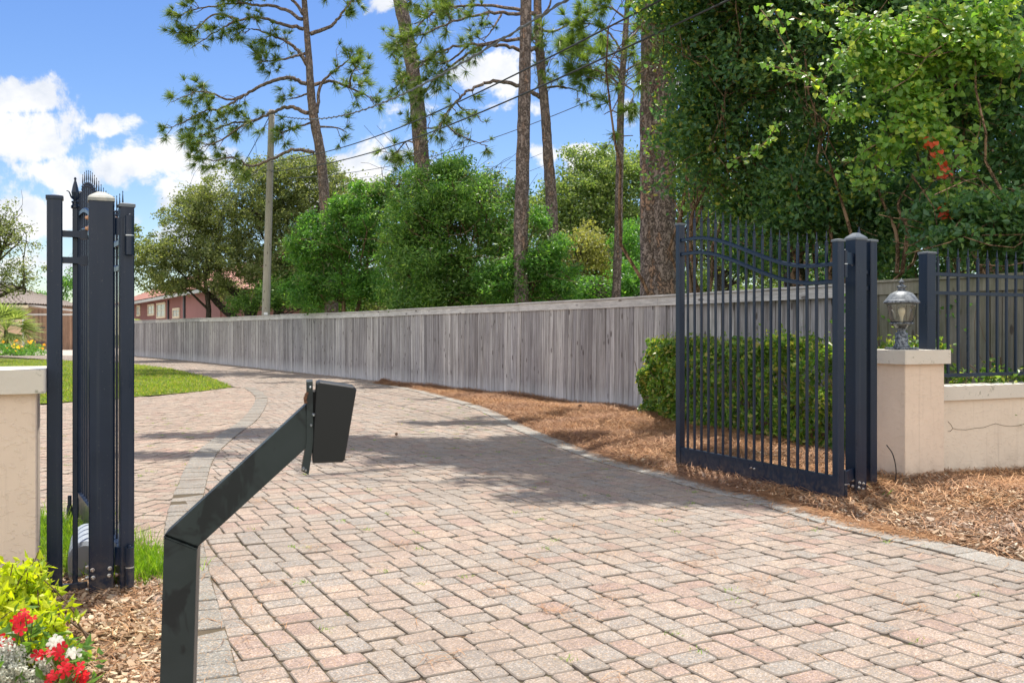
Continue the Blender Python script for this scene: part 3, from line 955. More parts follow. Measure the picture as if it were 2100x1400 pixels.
wl = lambda p: np.clip(22 / p[:, 1], .12, 1) ** 2
p = scatter(lp, 60000, r2, wl, ((-26, 16.5), (-5, 49)))
V, F, Sz = blades(p, .018, r2, .07, .022, .6)
tag(raw_mesh('grass_blades', V, F, L_GRASS, sizes=Sz), 'short sunlit lawn grass beyond the paved apron', 'grass', kind='stuff')
gp = []
for (px, py, rr, k) in [(285, 1185, .10, 420), (310, 1175, .10, 380), (330, 1165, .08, 250), (270, 1165, .08, 300), (295, 1150, .09, 280),
                        (95, 1140, .12, 500), (120, 1120, .14, 600), (85, 1100, .14, 520), (135, 1165, .10, 360), (165, 1180, .08, 300), (150, 1140, .10, 360),
                        (215, 1135, .12, 420), (60, 1085, .2, 600), (235, 1120, .10, 300), (20, 1085, .2, 500)]:
    gp.append(G(px, py)[:2] + r2.normal(size=(k, 2)) * rr)
gp = np.concatenate(gp)
V, F, Sz = blades(gp, .0, r2, .13, .0055, .42)
tag(raw_mesh('long_grass', V, F, L_TALL, sizes=Sz), 'bright long grass growing around the left gate posts', 'grass', kind='stuff')
# moss and weeds in the joints
wp = scatter(drive_poly, 90, r2, None, ((-2, 3.6), (4.5, 18)))
wp = np.concatenate([wp, scatter(side_poly, 60, r2, None, ((-6, 5.6), (-1, 16))), G(2060, 1050)[:2] + r2.normal(size=(14, 2)) * .14, G(900, 830)[:2] + r2.normal(size=(20, 2)) * .9])
wp = np.repeat(wp, 16, 0) + r2.normal(size=(len(wp) * 16, 2)) * .022
V, F, Sz = blades(wp, .008, r2, .022, .004, .9)
tag(raw_mesh('joint_weeds', V, F, L_TALL, sizes=Sz), 'tiny weeds growing in the joints between pavers', 'weeds', kind='stuff')

# ------------------------------------------------------------------ stucco pillars and wall


def frame_pt(o_, a, b, z=0.0): return np.array(o_, float) * (1, 1, 0) + D2 * a + N2 * b + ZUP * z


def pillar(corner, label, top, capz, size=.47, oh=.04):
    """corner: plan point of the corner nearest the drive on the street side; grows along D2 and N2"""
    c = frame_pt(corner, size / 2, size / 2)
    t = thing('stucco_pillar', label, 'pillar', (c[0], c[1], 0), 'stucco gate pillars')
    b = MB(); b.obox(c + ZUP * (capz / 2 - .05), D2, N2, ZUP, size, size, capz + .1, .006); b.build('shaft', STUCCO, t)
    b = MB(); b.obox(c + ZUP * ((capz + top) / 2), D2, N2, ZUP, size + 2 * oh, size + 2 * oh, top - capz, .008)
    b.build('coping', COPING, t)
    return t


RC = np.array((3.35, 7.89, 0))
LCR = np.array((-2.34, 4.56, 0))
pillar(RC, 'beige stucco pillar carrying the lantern, right of the driveway', 1.205, 1.085)
pillar(LCR - D2 * .47, 'beige stucco pillar at the left edge, behind the lime shrub', 1.172, 1.055)
t = thing('boundary_wall', 'low cream stucco wall with white coping and a long crack', 'wall', frame_pt(RC, 3.5, .2))
b = MB(); b.obox(frame_pt(RC, .472 + 3.2, .20, .325), D2, N2, ZUP, 6.4, .20, .85); b.build('wall_body', STUCCO_WALL, t)
b = MB(); b.obox(frame_pt(RC, .475 + 3.2, .20, .815), D2, N2, ZUP, 6.4, .26, .125, .006); b.build('coping', COPING, t)

# ------------------------------------------------------------------ ironwork


def finial_mb(c, s=1.0, b=None):
    b = b or MB()
    b.lathe(c, [(.0125 * s, 0), (.0165 * s, .004), (.0165 * s, .012), (.011 * s, .016), (.011 * s, .022), (.015 * s, .026), (.015 * s, .031), (.0065 * s, .036),
                (.0045 * s, .045), (.0075 * s, .058), (.0050 * s, .085), (.0026 * s, .105), (.0048 * s, .110), (.0030 * s, .116)], 8)
    return b


def capped_post(c, size, top, name, parent, mat=NAVY, cap=NAVY_PALE, bottom=-.05, ax=D2, ay=N2, pyramid=.008, label=None):
    b = MB(); b.obox(c + ZUP * ((top + bottom) / 2), ax, ay, ZUP, size, size, top - bottom, .005)
    o = b.build(name, mat, parent, None if parent is not None else (c[0], c[1], 0))
    b = MB()
    s = size / 2 + .005
    V = []
    for z, r_ in ((top - .012, s), (top + .004, s), (top + .004 + pyramid * .3, s * .86), (top + .004 + pyramid, s * .28)):
        for sx, sy in ((-1, -1), (1, -1), (1, 1), (-1, 1)): V.append(c * (1, 1, 0) + ax * sx * r_ + ay * sy * r_ + ZUP * z)
    F = [[3, 2, 1, 0]] + [[k * 4 + i, k * 4 + (i + 1) % 4, k * 4 + 4 + (i + 1) % 4, k * 4 + 4 + i] for k in range(3) for i in range(4)] + [[12, 13, 14, 15]]
    b.add(V, F); b.build('post_cap', cap, o)
    return o


def copy_child(src, parent, off):
    c = src.copy(); COL.objects.link(c)
    c.parent = parent
    c.location = tuple(np.array(src.location) + off)
    for ch in src.children:
        g = ch.copy(); COL.objects.link(g); g.parent = c
    return c


def bolt(c, nrm, parent, r_=.011, mat=None, name='bolt'):
    b = MB(); b.lathe(c, [(r_, 0), (r_, .004), (r_ * .72, .006), (r_ * .66, .013), (r_ * .4, .016)], 10, nrm)
    return b.build(name, mat or ZINC, parent)


def smoothstep(t_):
    t_ = np.clip(t_, 0, 1)
    return t_ * t_ * (3 - 2 * t_)


def gate_leaf(name, H, e, L, label, zs=1.0, front=1, group='driveway gate leaves', npk=18, pw=.020):
    """H plan point of the hinge stile centre, e direction to the free stile"""
    e = unit(np.array((e[0], e[1], 0.)))
    m_ = np.array((e[1], -e[0], 0)) * front       # face normal
    t = thing(name, label, 'gate', (H[0], H[1], 0), group)
    H = np.array((H[0], H[1], 0.))
    zt = lambda s: (2.277 - .377 * smoothstep((1 - s / L - .10) / .78)) * zs
    zm_ = lambda s: zt(s) - .14 * zs
    capped_post(H, .068, 2.085 * zs, 'hinge_stile', t, bottom=.03, ax=e, ay=m_)
    capped_post(H + e * L, .068, 2.44 * zs, 'free_stile', t, bottom=.03, ax=e, ay=m_)
    ss_ = np.linspace(.034, L - .034, 40)
    for f, nm in ((zt, 'top_rail'), (zm_, 'second_rail')):
        V = []; hw, hh = .019, .016
        for s in ss_:
            c = H + e * s + ZUP * f(s)
            V += [c - m_ * hw - ZUP * hh, c + m_ * hw - ZUP * hh, c + m_ * hw + ZUP * hh * .55, c + m_ * hw * .6 + ZUP * hh, c - m_ * hw * .6 + ZUP * hh, c - m_ * hw + ZUP * hh * .55]
        F = [[i * 6 + j, i * 6 + (j + 1) % 6, i * 6 + 6 + (j + 1) % 6, i * 6 + 6 + j] for i in range(len(ss_) - 1) for j in range(6)]
        MB().add(V, F).build(nm, NAVY, t)
    # kick plate with a stepped lip
    b = MB()
    c0, c1 = H + e * .034, H + e * (L - .034)
    mid = (c0 + c1) / 2
    b.obox(mid + ZUP * .098, e, m_, ZUP, L - .068, .040, .170)
    b.build('kick_plate', NAVY, t)
    b = MB(); b.obox(mid + ZUP * .1995, e, m_, ZUP, L - .068, .050, .031); b.build('bottom_rail', NAVY, t)
    pitch = (L - .068) / (npk + .7)
    first = .034 + pitch * .85
    for i in range(npk):
        s = first + i * pitch
        top = zt(s) + .155
        c = H + e * s
        b = MB(); b.obox(c + ZUP * ((top + .21) / 2), e, m_, ZUP, pw, pw, top - .21, .002)
        pk = b.build('picket', NAVY, t)
        finial_mb(c + ZUP * top, pw / .02).build('finial', NAVY, pk)
    return t, H, e, m_


def hinge(parent, c, z0, z1, to, bolts_n, mat=NAVY):
    """barrel hinge: upper and lower knuckle, washer between, plate to the post"""
    zm2 = (z0 + z1) / 2
    c = np.array(c, float) * (1, 1, 0)
    b = MB(); b.lathe(c + ZUP * z0, [(.019, 0), (.019, (zm2 - z0) - .003)], 14); k = b.build('hinge_knuckle', mat, parent, smooth=False)
    b = MB(); b.lathe(c + ZUP * (zm2 + .003), [(.021, 0), (.021, z1 - zm2 - .003)], 14)
    b.lathe(c + ZUP * z1, [(.008, 0), (.008, .008), (.004, .011)], 10); b.build('hinge_knuckle', mat, parent)
    b = MB(); b.lathe(c + ZUP * (zm2 - .003), [(.022, 0), (.022, .006)], 14); b.build('washer', SILVER, parent)
    to = np.array(to, float) * (1, 1, 0)
    b = MB(); b.bar(c + ZUP * (z1 + zm2) / 2 , to + ZUP * (z1 + zm2) / 2, .012, z1 - zm2 - .01); b.build('hinge_plate', mat, parent)


# right leaf
R_H = np.array((2.585, 7.34))
gR, HR, eR, mR = gate_leaf('driveway_gate', R_H, N2, 2.13, 'navy picket gate leaf standing open before the hedge', front=1)
for k in (0, 1): bolt(HR + eR * (.98 + .045 * k) - mR * .0 + ZUP * .15 + (-D2) * .0205, -D2, gR, .009)
RM = np.array((2.803, 7.55, 0))
rm_c = frame_pt(RM, .06, .06)
gp_r = thing('gate_post', 'thick navy gate post with a pale cap, beside the right pillar', 'gate post', (rm_c[0], rm_c[1], 0), 'main gate posts')
capped_post(rm_c, .12, 2.125, 'shaft', gp_r, pyramid=.045, cap=NAVY_PALE)
hc = P(1733, 700, 7.375)
for z0, z1 in ((1.795, 2.005), (.045, .255)):
    hinge(gR, hc, z0, z1, frame_pt(RM, .0, .03), 2)
for zz in (1.985, 1.915):
    bolt(frame_pt(RM, -.001, .035, zz), -D2, gp_r, .014)
for q in ((.03, .09), (.075, .075), (.035, .13), (.08, .12)):
    bolt(frame_pt(RM, q[0], -.001, q[1]), -N2, gp_r, .013)
for q in ((.03, .10), (.075, .105), (.03, .15)):
    bolt(frame_pt(RM, -.001, q[0], q[1]), -D2, gp_r, .013)


def side_panel(main_c, dirn, gap, size, label, top, group='narrow side panels', back=0.0, main=.12, cap=NAVY_PALE):
    """narrow panel: a slim post, two upper rails, a foot rail and one spear picket, joined to the main post"""
    a0 = main_c + dirn * (main / 2) + N2 * back
    pc = a0 + dirn * (gap + size / 2)
    t = thing('side_panel', label, 'side panel', (pc[0], pc[1], 0), group)
    capped_post(pc, size, top, 'slim_post', t, cap=cap)
    a1 = a0 + dirn * gap
    for z in (1.86, 1.725):
        MB().bar(a0 + dirn * .001 + ZUP * z, a1 + ZUP * z, .03, .032).build('rail', NAVY, t)
        MB().obox(a0 + dirn * .018 + ZUP * z, dirn, N2, ZUP, .034, .04, .048).build('clamp', NAVY, t)
    MB().bar(a0 + dirn * .001 + ZUP * .045, a1 + ZUP * .045, .03, .032).build('foot_rail', NAVY, t)
    mc = (a0 + a1) / 2 + N2 * .031
    b = MB(); b.obox(mc + ZUP * (.03 + (top - .05)) / 2, D2, N2, ZUP, .026, .026, top - .08, .003)
    pk = b.build('picket', NAVY, t)
    b = MB()
    z = top - .05
    b.lathe(mc + ZUP * z, [(.016, 0), (.021, .004), (.021, .016), (.015, .02), (.015, .03), (.019, .033), (.019, .038), (.009, .042), (.015, .062), (.019, .085), (.012, .12), (.004, .15), (.007, .155), (.004, .163)], 10)
    for sgn in (-1, 1):
        pts = [mc + ZUP * (z + .045), mc + D2 * sgn * .018 + ZUP * (z + .06), mc + D2 * sgn * .028 + ZUP * (z + .085), mc + D2 * sgn * .041 + ZUP * (z + .092)]
        b.tube(smooth_path(pts, 4), np.linspace(.006, .002, 13), 6)
    b.build('spear_finial', NAVY, pk)
    return t, pc


side_panel(rm_c, D2, .125, .075, 'slim navy post panel between the thick gate post and the lantern pillar', 2.125, back=.055)
# black cable looping out of the right slim post
cab = smooth_path([frame_pt(RM, .36, .02, .42), frame_pt(RM, .40, -.01, .34), frame_pt(RM, .415, -.03, .2), frame_pt(RM, .37, -.04, .06), frame_pt(RM, .30, -.03, .01)], 8)
tag(MB().tube(cab, .0045, 6).build('cable', RUBBER, base=cab[0]), 'thin black cable looping to the ground beside the right pillar', 'cable')

# left leaf, posts
LM = np.array((-2.175, 4.75, 0))
LM = LM + D2 * .004
lm_c = frame_pt(LM, .060, .063)
gp_l = thing('gate_post', 'thick navy gate post nearest the camera, left of the drive', 'gate post', (lm_c[0], lm_c[1], 0), 'main gate posts')
capped_post(lm_c, .119, 2.045, 'shaft', gp_l, pyramid=.035, cap=CHALK)
side_panel(lm_c, -D2, .118, .072, 'slim navy post panel between the thick left post and left pillar', 2.045, main=.127, cap=NAVY)
gL, HL, eL, mL = gate_leaf('driveway_gate', (-2.012, 4.835), (-.512, .859), 2.13, 'navy picket gate leaf seen edge on behind the left posts', zs=.967, front=1, pw=.0125)
hcl = HL - N2 * .055 + D2 * .012
for z0, z1 in ((1.755, 1.955), (.04, .245)):
    hinge(gL, hcl, z0, z1, frame_pt(LM, .127, .02), 2)
for q in ((.018, .135), (.021, .095), (.100, .135), (.097, .098)):
    bolt(frame_pt(LM, q[0], -.001, q[1]), -N2, gp_l, .011)
for zz in (.145, .09, .03):
    bolt(frame_pt(LM, .1275, .03, zz), D2, gp_l, .012)
    bolt(frame_pt(LM, -.001, .03, zz), -D2, gp_l, .012)
for zz in (1.945, 1.89):
    bolt(frame_pt(LM, .1275, .03, zz), D2, gp_l, .013, COPPER)
    bolt(frame_pt(LM, -.001, .03, zz), -D2, gp_l, .013, COPPER)
# wheel on the free end
wc = HL + eL * 2.10 - np.array((eL[1], -eL[0], 0)) * .075 + ZUP * .075
wh = MB().lathe(wc - np.array((eL[1], -eL[0], 0)) * .018, [(.03, 0), (.052, .003), (.056, .012), (.056, .024), (.052, .033), (.03, .036)], 20, (eL[1], -eL[0], 0)).build('wheel', RUBBER, gL)
MB().lathe(wc - np.array((eL[1], -eL[0], 0)) * .022, [(.02, 0), (.02, .044)], 12, (eL[1], -eL[0], 0)).build('hub', SILVER, wh)
MB().bar(wc + ZUP * .0, wc + ZUP * .12, .02, .02).build('wheel_bracket', NAVY, gL)
# operator housing
oc = np.array((-2.43, 5.28, 0))
op = thing('gate_operator', 'grey rounded gate motor housing behind the thick left post', 'gate motor', oc)
ax_ = unit(np.array((-.40, .916, 0))); ay_ = np.array((ax_[1], -ax_[0], 0))
V = []; K = 14
for s, k in ((-.27, .86), (-.255, .97), (-.2, 1.), (.2, 1.), (.255, .97), (.27, .86)):
    for i in range(K):
        a = math.pi * i / (K - 1)
        V.append(oc + ax_ * s + ay_ * math.cos(a) * .085 * k + ZUP * (.02 + (.10 + math.sin(a) * .105) * k))
    V.append(oc + ax_ * s - ay_ * .085 * k + ZUP * .02); V.append(oc + ax_ * s + ay_ * .085 * k + ZUP * .02)
k = K + 2
F = [[i * k + j, i * k + (j + 1) % k, (i + 1) * k + (j + 1) % k, (i + 1) * k + j] for i in range(5) for j in range(k)] + [list(range(k)), [5 * k + j for j in range(k)][::-1]]
MB().add(V, F).build('housing', HOUSING, op)
MB().obox(oc + ZUP * .0, ax_, ay_, ZUP, .6, .2, .045).build('base_plate', NAVY, op)

# iron fence on the wall
def wall_px(px, py):
    o_ = frame_pt(RC, 0, .0985); k = (px - 1050) / FPX
    s = (k * o_[1] - o_[0]) / (D2[0] - k * D2[1])
    q = o_ + D2 * s
    return q + ZUP * (EYE - (py - HY) / FPX * q[1])


ck = [wall_px(*q) for q in [(1944, 864), (1950, 870), (1954, 878), (1962, 880), (1980, 881), (1998, 878), (2018, 876), (2032, 871), (2042, 868), (2056, 872), (2072, 874), (2090, 872), (2104, 868), (2130, 866)]]
ck2 = [wall_px(*q) for q in [(1954, 878), (1949, 884), (1944, 884)]]
b = MB()
for cks in (ck, ck2):
    for a, c_ in zip(cks[:-1], cks[1:]): b.bar(a, c_, .0022, .0032, side=N2)
b.build('crack', JOINT, t)
t0 = frame_pt(RC, .47, .26)
fw = thing('picket_fence', 'navy picket fence panel standing on the low cream wall', 'metal fence', frame_pt(RC, 1.5, .26))
capped_post(t0 + D2 * .09, .105, 2.075, 'fence_post', fw, bottom=.70)
for z, nm in ((1.885, 'rail'), (1.715, 'rail'), (.965, 'rail')):
    MB().bar(t0 + D2 * .15 + ZUP * z, t0 + D2 * 3.4 + ZUP * z, .034, .032).build(nm, NAVY, fw)
for i in range(24):
    c = t0 + D2 * (.225 + .131 * i)
    pk = MB().obox(c + ZUP * (.95 + 2.01) / 2, D2, N2, ZUP, .022, .022, 1.06, .003).build('picket', NAVY, fw)
    finial_mb(c + ZUP * 2.01, 1.05).build('finial', NAVY, pk)

# ------------------------------------------------------------------ lantern on the right pillar
lc = frame_pt(RC, .215, .235, 1.205)
lt = thing('pillar_lantern', 'weathered grey lantern with clear glass on the right pillar', 'lantern', lc)
m, nt = new_mat('oxidised_lantern_metal'); co = obj_co(nt)
n1 = nt.noise(co, 45, 6, .7)
finish(nt, nt.mix(nt.ramp(n1, [(.42, 0.), (.6, 1.)]), (.03, .038, .05), (.24, .265, .29)), .55, n1, .4, .004, metallic=.2); LMET = m
m, nt = new_mat('weathered_lantern_roof'); co = obj_co(nt)
n1 = nt.noise(co, 30, 6, .7)
finish(nt, nt.mix(nt.ramp(n1, [(.35, 0.), (.62, 1.)]), (.06, .07, .085), (.26, .28, .29)), .5, n1, .2, .004, metallic=.2); LROOF = m
m, nt = new_mat('lantern_glass')
gl = nt.n('ShaderNodeBsdfGlossy'); gl.inputs['Roughness'].default_value = .08; gl.inputs['Color'].default_value = (1, 1, 1, 1)
tp = nt.n('ShaderNodeBsdfTransparent'); tp.inputs['Color'].default_value = (.93, .93, .90, 1)
df = nt.n('ShaderNodeBsdfDiffuse'); df.inputs['Color'].default_value = (.75, .74, .68, 1)
fr = nt.n('ShaderNodeFresnel'); fr.inputs['IOR'].default_value = 1.5
mx = nt.n('ShaderNodeMixShader'); nt.put(mx.inputs[0], nt.ramp(nt.noise(obj_co(nt), 14, 5, .7), [(.35, .02), (.7, .16)])); nt.put(mx.inputs[1], tp.outputs[0]); nt.put(mx.inputs[2], df.outputs[0])
mx2 = nt.n('ShaderNodeMixShader'); nt.put(mx2.inputs[0], fr.outputs[0]); nt.put(mx2.inputs[1], mx.outputs[0]); nt.put(mx2.inputs[2], gl.outputs[0])
nt.n('ShaderNodeOutputMaterial', i_Surface=mx2.outputs[0]); LGLASS = m
m, nt = new_mat('frosted_bulb'); finish(nt, (.80, .74, .55), .35); BULB = m
u = .0043
b = MB()
for sx, sy in ((1, 1), (1, -1), (-1, 1), (-1, -1)): b.obox(lc + D2 * sx * .074 + N2 * sy * .074 + ZUP * .010, D2, N2, ZUP, .05, .05, .020)
b.obox(lc + ZUP * .012, D2, N2, ZUP, .20, .20, .018, .02)
b.lathe(lc, [(17 * u, .02), (16 * u, .03), (13 * u, .045), (12.5 * u, .14), (11 * u, .15), (8.5 * u, .158), (7 * u, .17), (10 * u, .178), (12 * u, .185)], 20)
b.build('pedestal', LMET, lt, smooth=True)
MB().lathe(lc, [(10 * u, .183), (14 * u, .195), (20 * u, .215), (22.5 * u, .226)], 24).build('cup', LGLASS, lt, smooth=True)
MB().lathe(lc, [(22.5 * u, .226), (23.5 * u, .229), (23.5 * u, .236), (22.5 * u, .239)], 28).build('glass_ring', LMET, lt, smooth=True)
MB().lathe(lc, [(21 * u, .239), (23.5 * u, .27), (26 * u, .31), (27.5 * u, .35), (28.5 * u, .385), (30.5 * u, .41)], 32).build('glass_globe', LGLASS, lt, smooth=True)
b = MB()
b.lathe(lc, [(31 * u, .405), (34 * u, .408), (34.5 * u, .425), (32.5 * u, .435), (31 * u, .44), (30.5 * u, .447), (29 * u, .455), (26 * u, .475), (21 * u, .497), (14 * u, .512), (9 * u, .519)], 32)
rf = b.build('roof', LROOF, lt, smooth=True)
MB().lathe(lc, [(34.6 * u, .407), (35.2 * u, .413), (34.9 * u, .424), (33 * u, .426)], 32).build('rim', LMET, rf, smooth=True)
MB().lathe(lc, [(9 * u, .517), (7 * u, .53), (6.5 * u, .54), (9.5 * u, .55), (10 * u, .556), (7 * u, .565), (4 * u, .572), (3 * u, .582), (5.5 * u, .590), (5.8 * u, .598), (3.5 * u, .608), (1.5 * u, .620), (.5 * u, .632)], 16).build('finial', LMET, rf, smooth=True)
bc = lc + ZUP * .235
MB().lathe(bc, [(.012, 0), (.0125, .02), (.013, .03), (.014, .045), (.02, .065), (.029, .085), (.032, .105), (.028, .125), (.018, .137), (.004, .142)], 18).build('bulb', BULB, lt, smooth=True)

# ------------------------------------------------------------------ call box pedestal, nearest thing to the camera
CY = 2.84
ax_ = unit(np.array((.975, .22, 0))); ay_ = np.array((-ax_[1], ax_[0], 0))
pv = P(374, 1100, CY) * (1, 1, 0)


def cb(px, py):
    k = (px - 1050) / FPX
    s = (k * pv[1] - pv[0]) / (ax_[0] - k * ax_[1])
    q = pv + ax_ * s
    return q + ZUP * (EYE - (py - HY) / FPX * q[1])


def prism(poly, th, name, mat, parent, shift=0.0, bev=.004):
    pts = np.array([cb(*q) for q in poly]); c = pts.mean(0)
    ins = pts + unit(c - pts) * bev * 1.2
    rings = [ins + ay_ * (shift - th / 2), pts + ay_ * (shift - th / 2 + bev), pts + ay_ * (shift + th / 2 - bev), ins + ay_ * (shift + th / 2)]
    k = len(poly)
    F = [list(range(k))[::-1], [3 * k + i for i in range(k)]] + [[r * k + i, r * k + (i + 1) % k, (r + 1) * k + (i + 1) % k, (r + 1) * k + i] for r in range(3) for i in range(k)]
    return MB().add(np.concatenate(rings), F).build(name, mat, parent)


cbt = thing('call_box_pedestal', 'black square steel pedestal with angled arm and keypad box, nearest the camera', 'call box', (pv[0], pv[1], 0))
prism([(326, 1600), (341, 1093), (408, 1118), (394, 1600)], .10, 'post', STEEL, cbt)
prism([(342, 1089), (628, 826), (637, 906), (409, 1114)], .10, 'arm', STEEL, cbt)
MB().obox(cb(374, 1105), unit(cb(408, 1118) - cb(341, 1092)), ay_, np.cross(unit(cb(408, 1118) - cb(341, 1092)), ay_), .103, .103, .004).build('weld_seam', STEEL, cbt)
pl = prism([(628, 780), (641, 779), (643, 900), (633, 968), (618, 960), (629, 900)], .115, 'mounting_plate', STEEL, cbt, 0, .002)
hb = prism([(648, 783), (655, 780), (724, 790), (729, 796), (705, 938), (700, 942), (641, 944), (640, 938)], .13, 'keypad_housing', PLASTIC, cbt, 0, .004)
prism([(641, 800), (649, 800), (641, 925), (636, 925)], .09, 'gasket', RUBBER, cbt, 0, .002)
for q in ((622, 955), (643, 847)):
    bolt(cb(*q) - ay_ * .058, -ay_, cbt, .005, SILVER, 'screw')

m, nt = new_mat('rusty_weld'); co = obj_co(nt); finish(nt, nt.mix(nt.noise(co, 90, 3), (.20, .085, .04), (.09, .05, .035)), .85); RUST = m
MB().tube(smooth_path([cb(631, 802) - ay_ * .056, cb(626, 812) - ay_ * .058, cb(627, 824) - ay_ * .056], 5), .005, 6, jit=.3, rng=np.random.default_rng(2)).build('weld_bead', RUST, cbt)
MB().tube(smooth_path([cb(633, 835) - ay_ * .0525, cb(634, 860) - ay_ * .053, cb(636, 900) - ay_ * .0525], 8), .0035, 6, jit=.4, rng=np.random.default_rng(3)).build('weld_bead', STEEL, cbt)
for q in ((636, 792), (638, 868), (627, 958)):
    bolt(cb(*q) - ay_ * .058, -ay_, cbt, .004, SILVER, 'screw')
# ------------------------------------------------------------------ plank fence
r3 = np.random.default_rng(21)
fpath = smooth_path(FENCE_PATH, 10); seg = np.linalg.norm(np.diff(fpath, axis=0), axis=1); FL = np.concatenate([[0], np.cumsum(seg)])


def fence_at(s):
    p = np.array([np.interp(s, FL, fpath[:, i]) for i in range(3)])
    q = np.array([np.interp(min(s + .3, FL[-1]), FL, fpath[:, i]) for i in range(3)]); q0 = np.array([np.interp(max(s - .3, 0), FL, fpath[:, i]) for i in range(3)])
    d = unit(q - q0)
    return p, d, np.array((-d[1], d[0], 0))      # left of a walker going away = towards the drive


pf = thing('plank_fence', 'long weathered grey plank fence with a cap board, running along the drive', 'wooden fence', fpath[3])
ftop = lambda s: 1.955 + .008 * math.sin(s * .5) + .14 * np.clip((s - 15) / 42, 0, 1)
breaks = [0, 2.05, 6.4, 11, 16, 21.5, 27.5, 34, 42, 51, FL[-1]]
for bi in range(len(breaks) - 1):
    b = MB(); s = breaks[bi]
    while s < breaks[bi + 1] - .05:
        p, d, nn = fence_at(s + .07)
        w_ = .134
        zt_ = ftop(s) - .03 + r3.normal() * .006
        lean = r3.normal() * .006 + .012 * math.sin(s * .6) - .035 * math.exp(-((s - 11.5) / 3.5) ** 2) * (1 + .5 * math.sin(s * 3))
        up_ = unit(ZUP + d * lean)
        yaw = r3.normal() * .02
        b.obox(p + ZUP * ((zt_ + .01) / 2) + nn * (r3.uniform(-.003, .003)), unit(d + nn * yaw), unit(nn - d * yaw), up_, w_ * r3.uniform(.93, .98), .018, zt_ - .01 + r3.uniform(-.015, .02), .002)
        b.obox(p + ZUP * .95 - nn * .021 + d * .069, d, nn, ZUP, .075, .016, 1.8)
        s += .1385
    b.build('board_panel', GREENWOOD if bi == 0 else FENCEWOOD, pf)
    # trim board and flat cap, in lengths
    L = breaks[bi + 1] - breaks[bi]; k = max(1, int(round(L / 3.0)))
    b = MB(); b2 = MB()
    for j in range(k):
        sa = breaks[bi] + L * j / k; sb = breaks[bi] + L * (j + 1) / k
        pa, da, na = fence_at(sa); pb, db, nb = fence_at(sb)
        za, zb = ftop(sa) + r3.normal() * .005, ftop(sb) + r3.normal() * .005
        nn = unit(na + nb)
        off = .011 + .0125 + r3.uniform(0, .002)
        dd = unit(pb - pa)
        A = pa + nn * off + ZUP * (za - .085) + dd * .003; B = pb + nn * off + ZUP * (zb - .085) - dd * .003
        b.bar(A, B, .022, .14, side=nn)
        A = pa + nn * .012 + ZUP * (za + .003) + dd * .002; B = pb + nn * .012 + ZUP * (zb + .003) - dd * .002
        b2.bar(A, B, .10, .028, side=nn)
    b.build('trim_board', GREENWOOD if bi == 0 else CAPWOOD, pf)
    b2.build('cap_board', GREENWOOD if bi == 0 else CAPWOOD, pf)

# ------------------------------------------------------------------ hedge
r4 = np.random.default_rng(5)


def leafy_hull(front, depth_vec, h, n, rng, size=.045, rough=.09):
    """points over the front, top and end of a clipped hedge"""
    front = np.array(front, float); Ls = np.concatenate([[0], np.cumsum(np.linalg.norm(np.diff(front, axis=0), axis=1))])
    s = rng.uniform(0, Ls[-1], n); fx = np.stack([np.interp(s, Ls, front[:, i]) for i in range(2)], 1)
    kind = rng.uniform(0, 1, n)
    dep = np.abs(rng.normal(size=n)) * .13
    t_ = rng.uniform(0, 1, n)
    zz = rng.uniform(.12, h, n)
    top = kind > .68
    t_ = np.where(top, t_, dep)
    zz = np.where(top, h - np.abs(rng.normal(size=n)) * .09, zz)
    end = kind < .12
    s_end = np.abs(rng.normal(size=n)) * .16
    fe = np.stack([np.interp(s_end, Ls, front[:, i]) for i in range(2)], 1)
    fx = np.where(end[:, None], fe, fx)
    t_ = np.where(end, rng.uniform(0, 1, n), t_)
    x = fx + t_[:, None] * np.array(depth_vec)[None, :2]
    lump = .13 * np.sin(x[:, 0] * 5 + zz * 4) * np.sin(x[:, 1] * 4.2 - zz * 5) + .05 * np.sin(x[:, 1] * 11 + zz * 9)
    edge = np.clip((zz - (h - .16)) / .16, 0, 1)
    x = x - np.array(unit(depth_vec))[None, :2] * (lump - edge * .10 * (~top))[:, None]
    zz = zz + lump * .8 * (zz / h) + .05 * np.sin(x[:, 1] * 2.3 + 1) * (zz / h)
    near_end = np.clip(1 - (s / .9), 0, 1) ** 2
    near_end = np.where(end, 1.0, near_end)
    zz = zz * (1 - .16 * near_end * rng.uniform(.5, 1, n))
    return np.concatenate([x, zz[:, None]], 1)


hf = [(1.98, 14.55), (2.12, 13.9), (2.62, 12.3), (3.12, 10.7), (3.50, 9.4), (3.68, 8.75)]
hv = (.72, .30, 0)
hg = thing('hedge', 'clipped glossy green hedge between the open gate leaf and plank fence', 'hedge', (2.8, 12.0, 0))
pts = leafy_hull(hf, hv, 1.20, 25000, r4)
V, F = leaf_quads(pts, .072, .62, r4, .35, .12)
raw_mesh('foliage', V, F, L_HEDGE, hg)
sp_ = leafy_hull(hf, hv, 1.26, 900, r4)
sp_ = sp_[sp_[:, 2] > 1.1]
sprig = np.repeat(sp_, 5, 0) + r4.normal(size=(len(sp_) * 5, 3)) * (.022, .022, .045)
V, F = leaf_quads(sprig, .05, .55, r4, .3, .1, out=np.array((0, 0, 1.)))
raw_mesh('new_shoots', V, F, L_LIME if False else L_EDGE, hg)
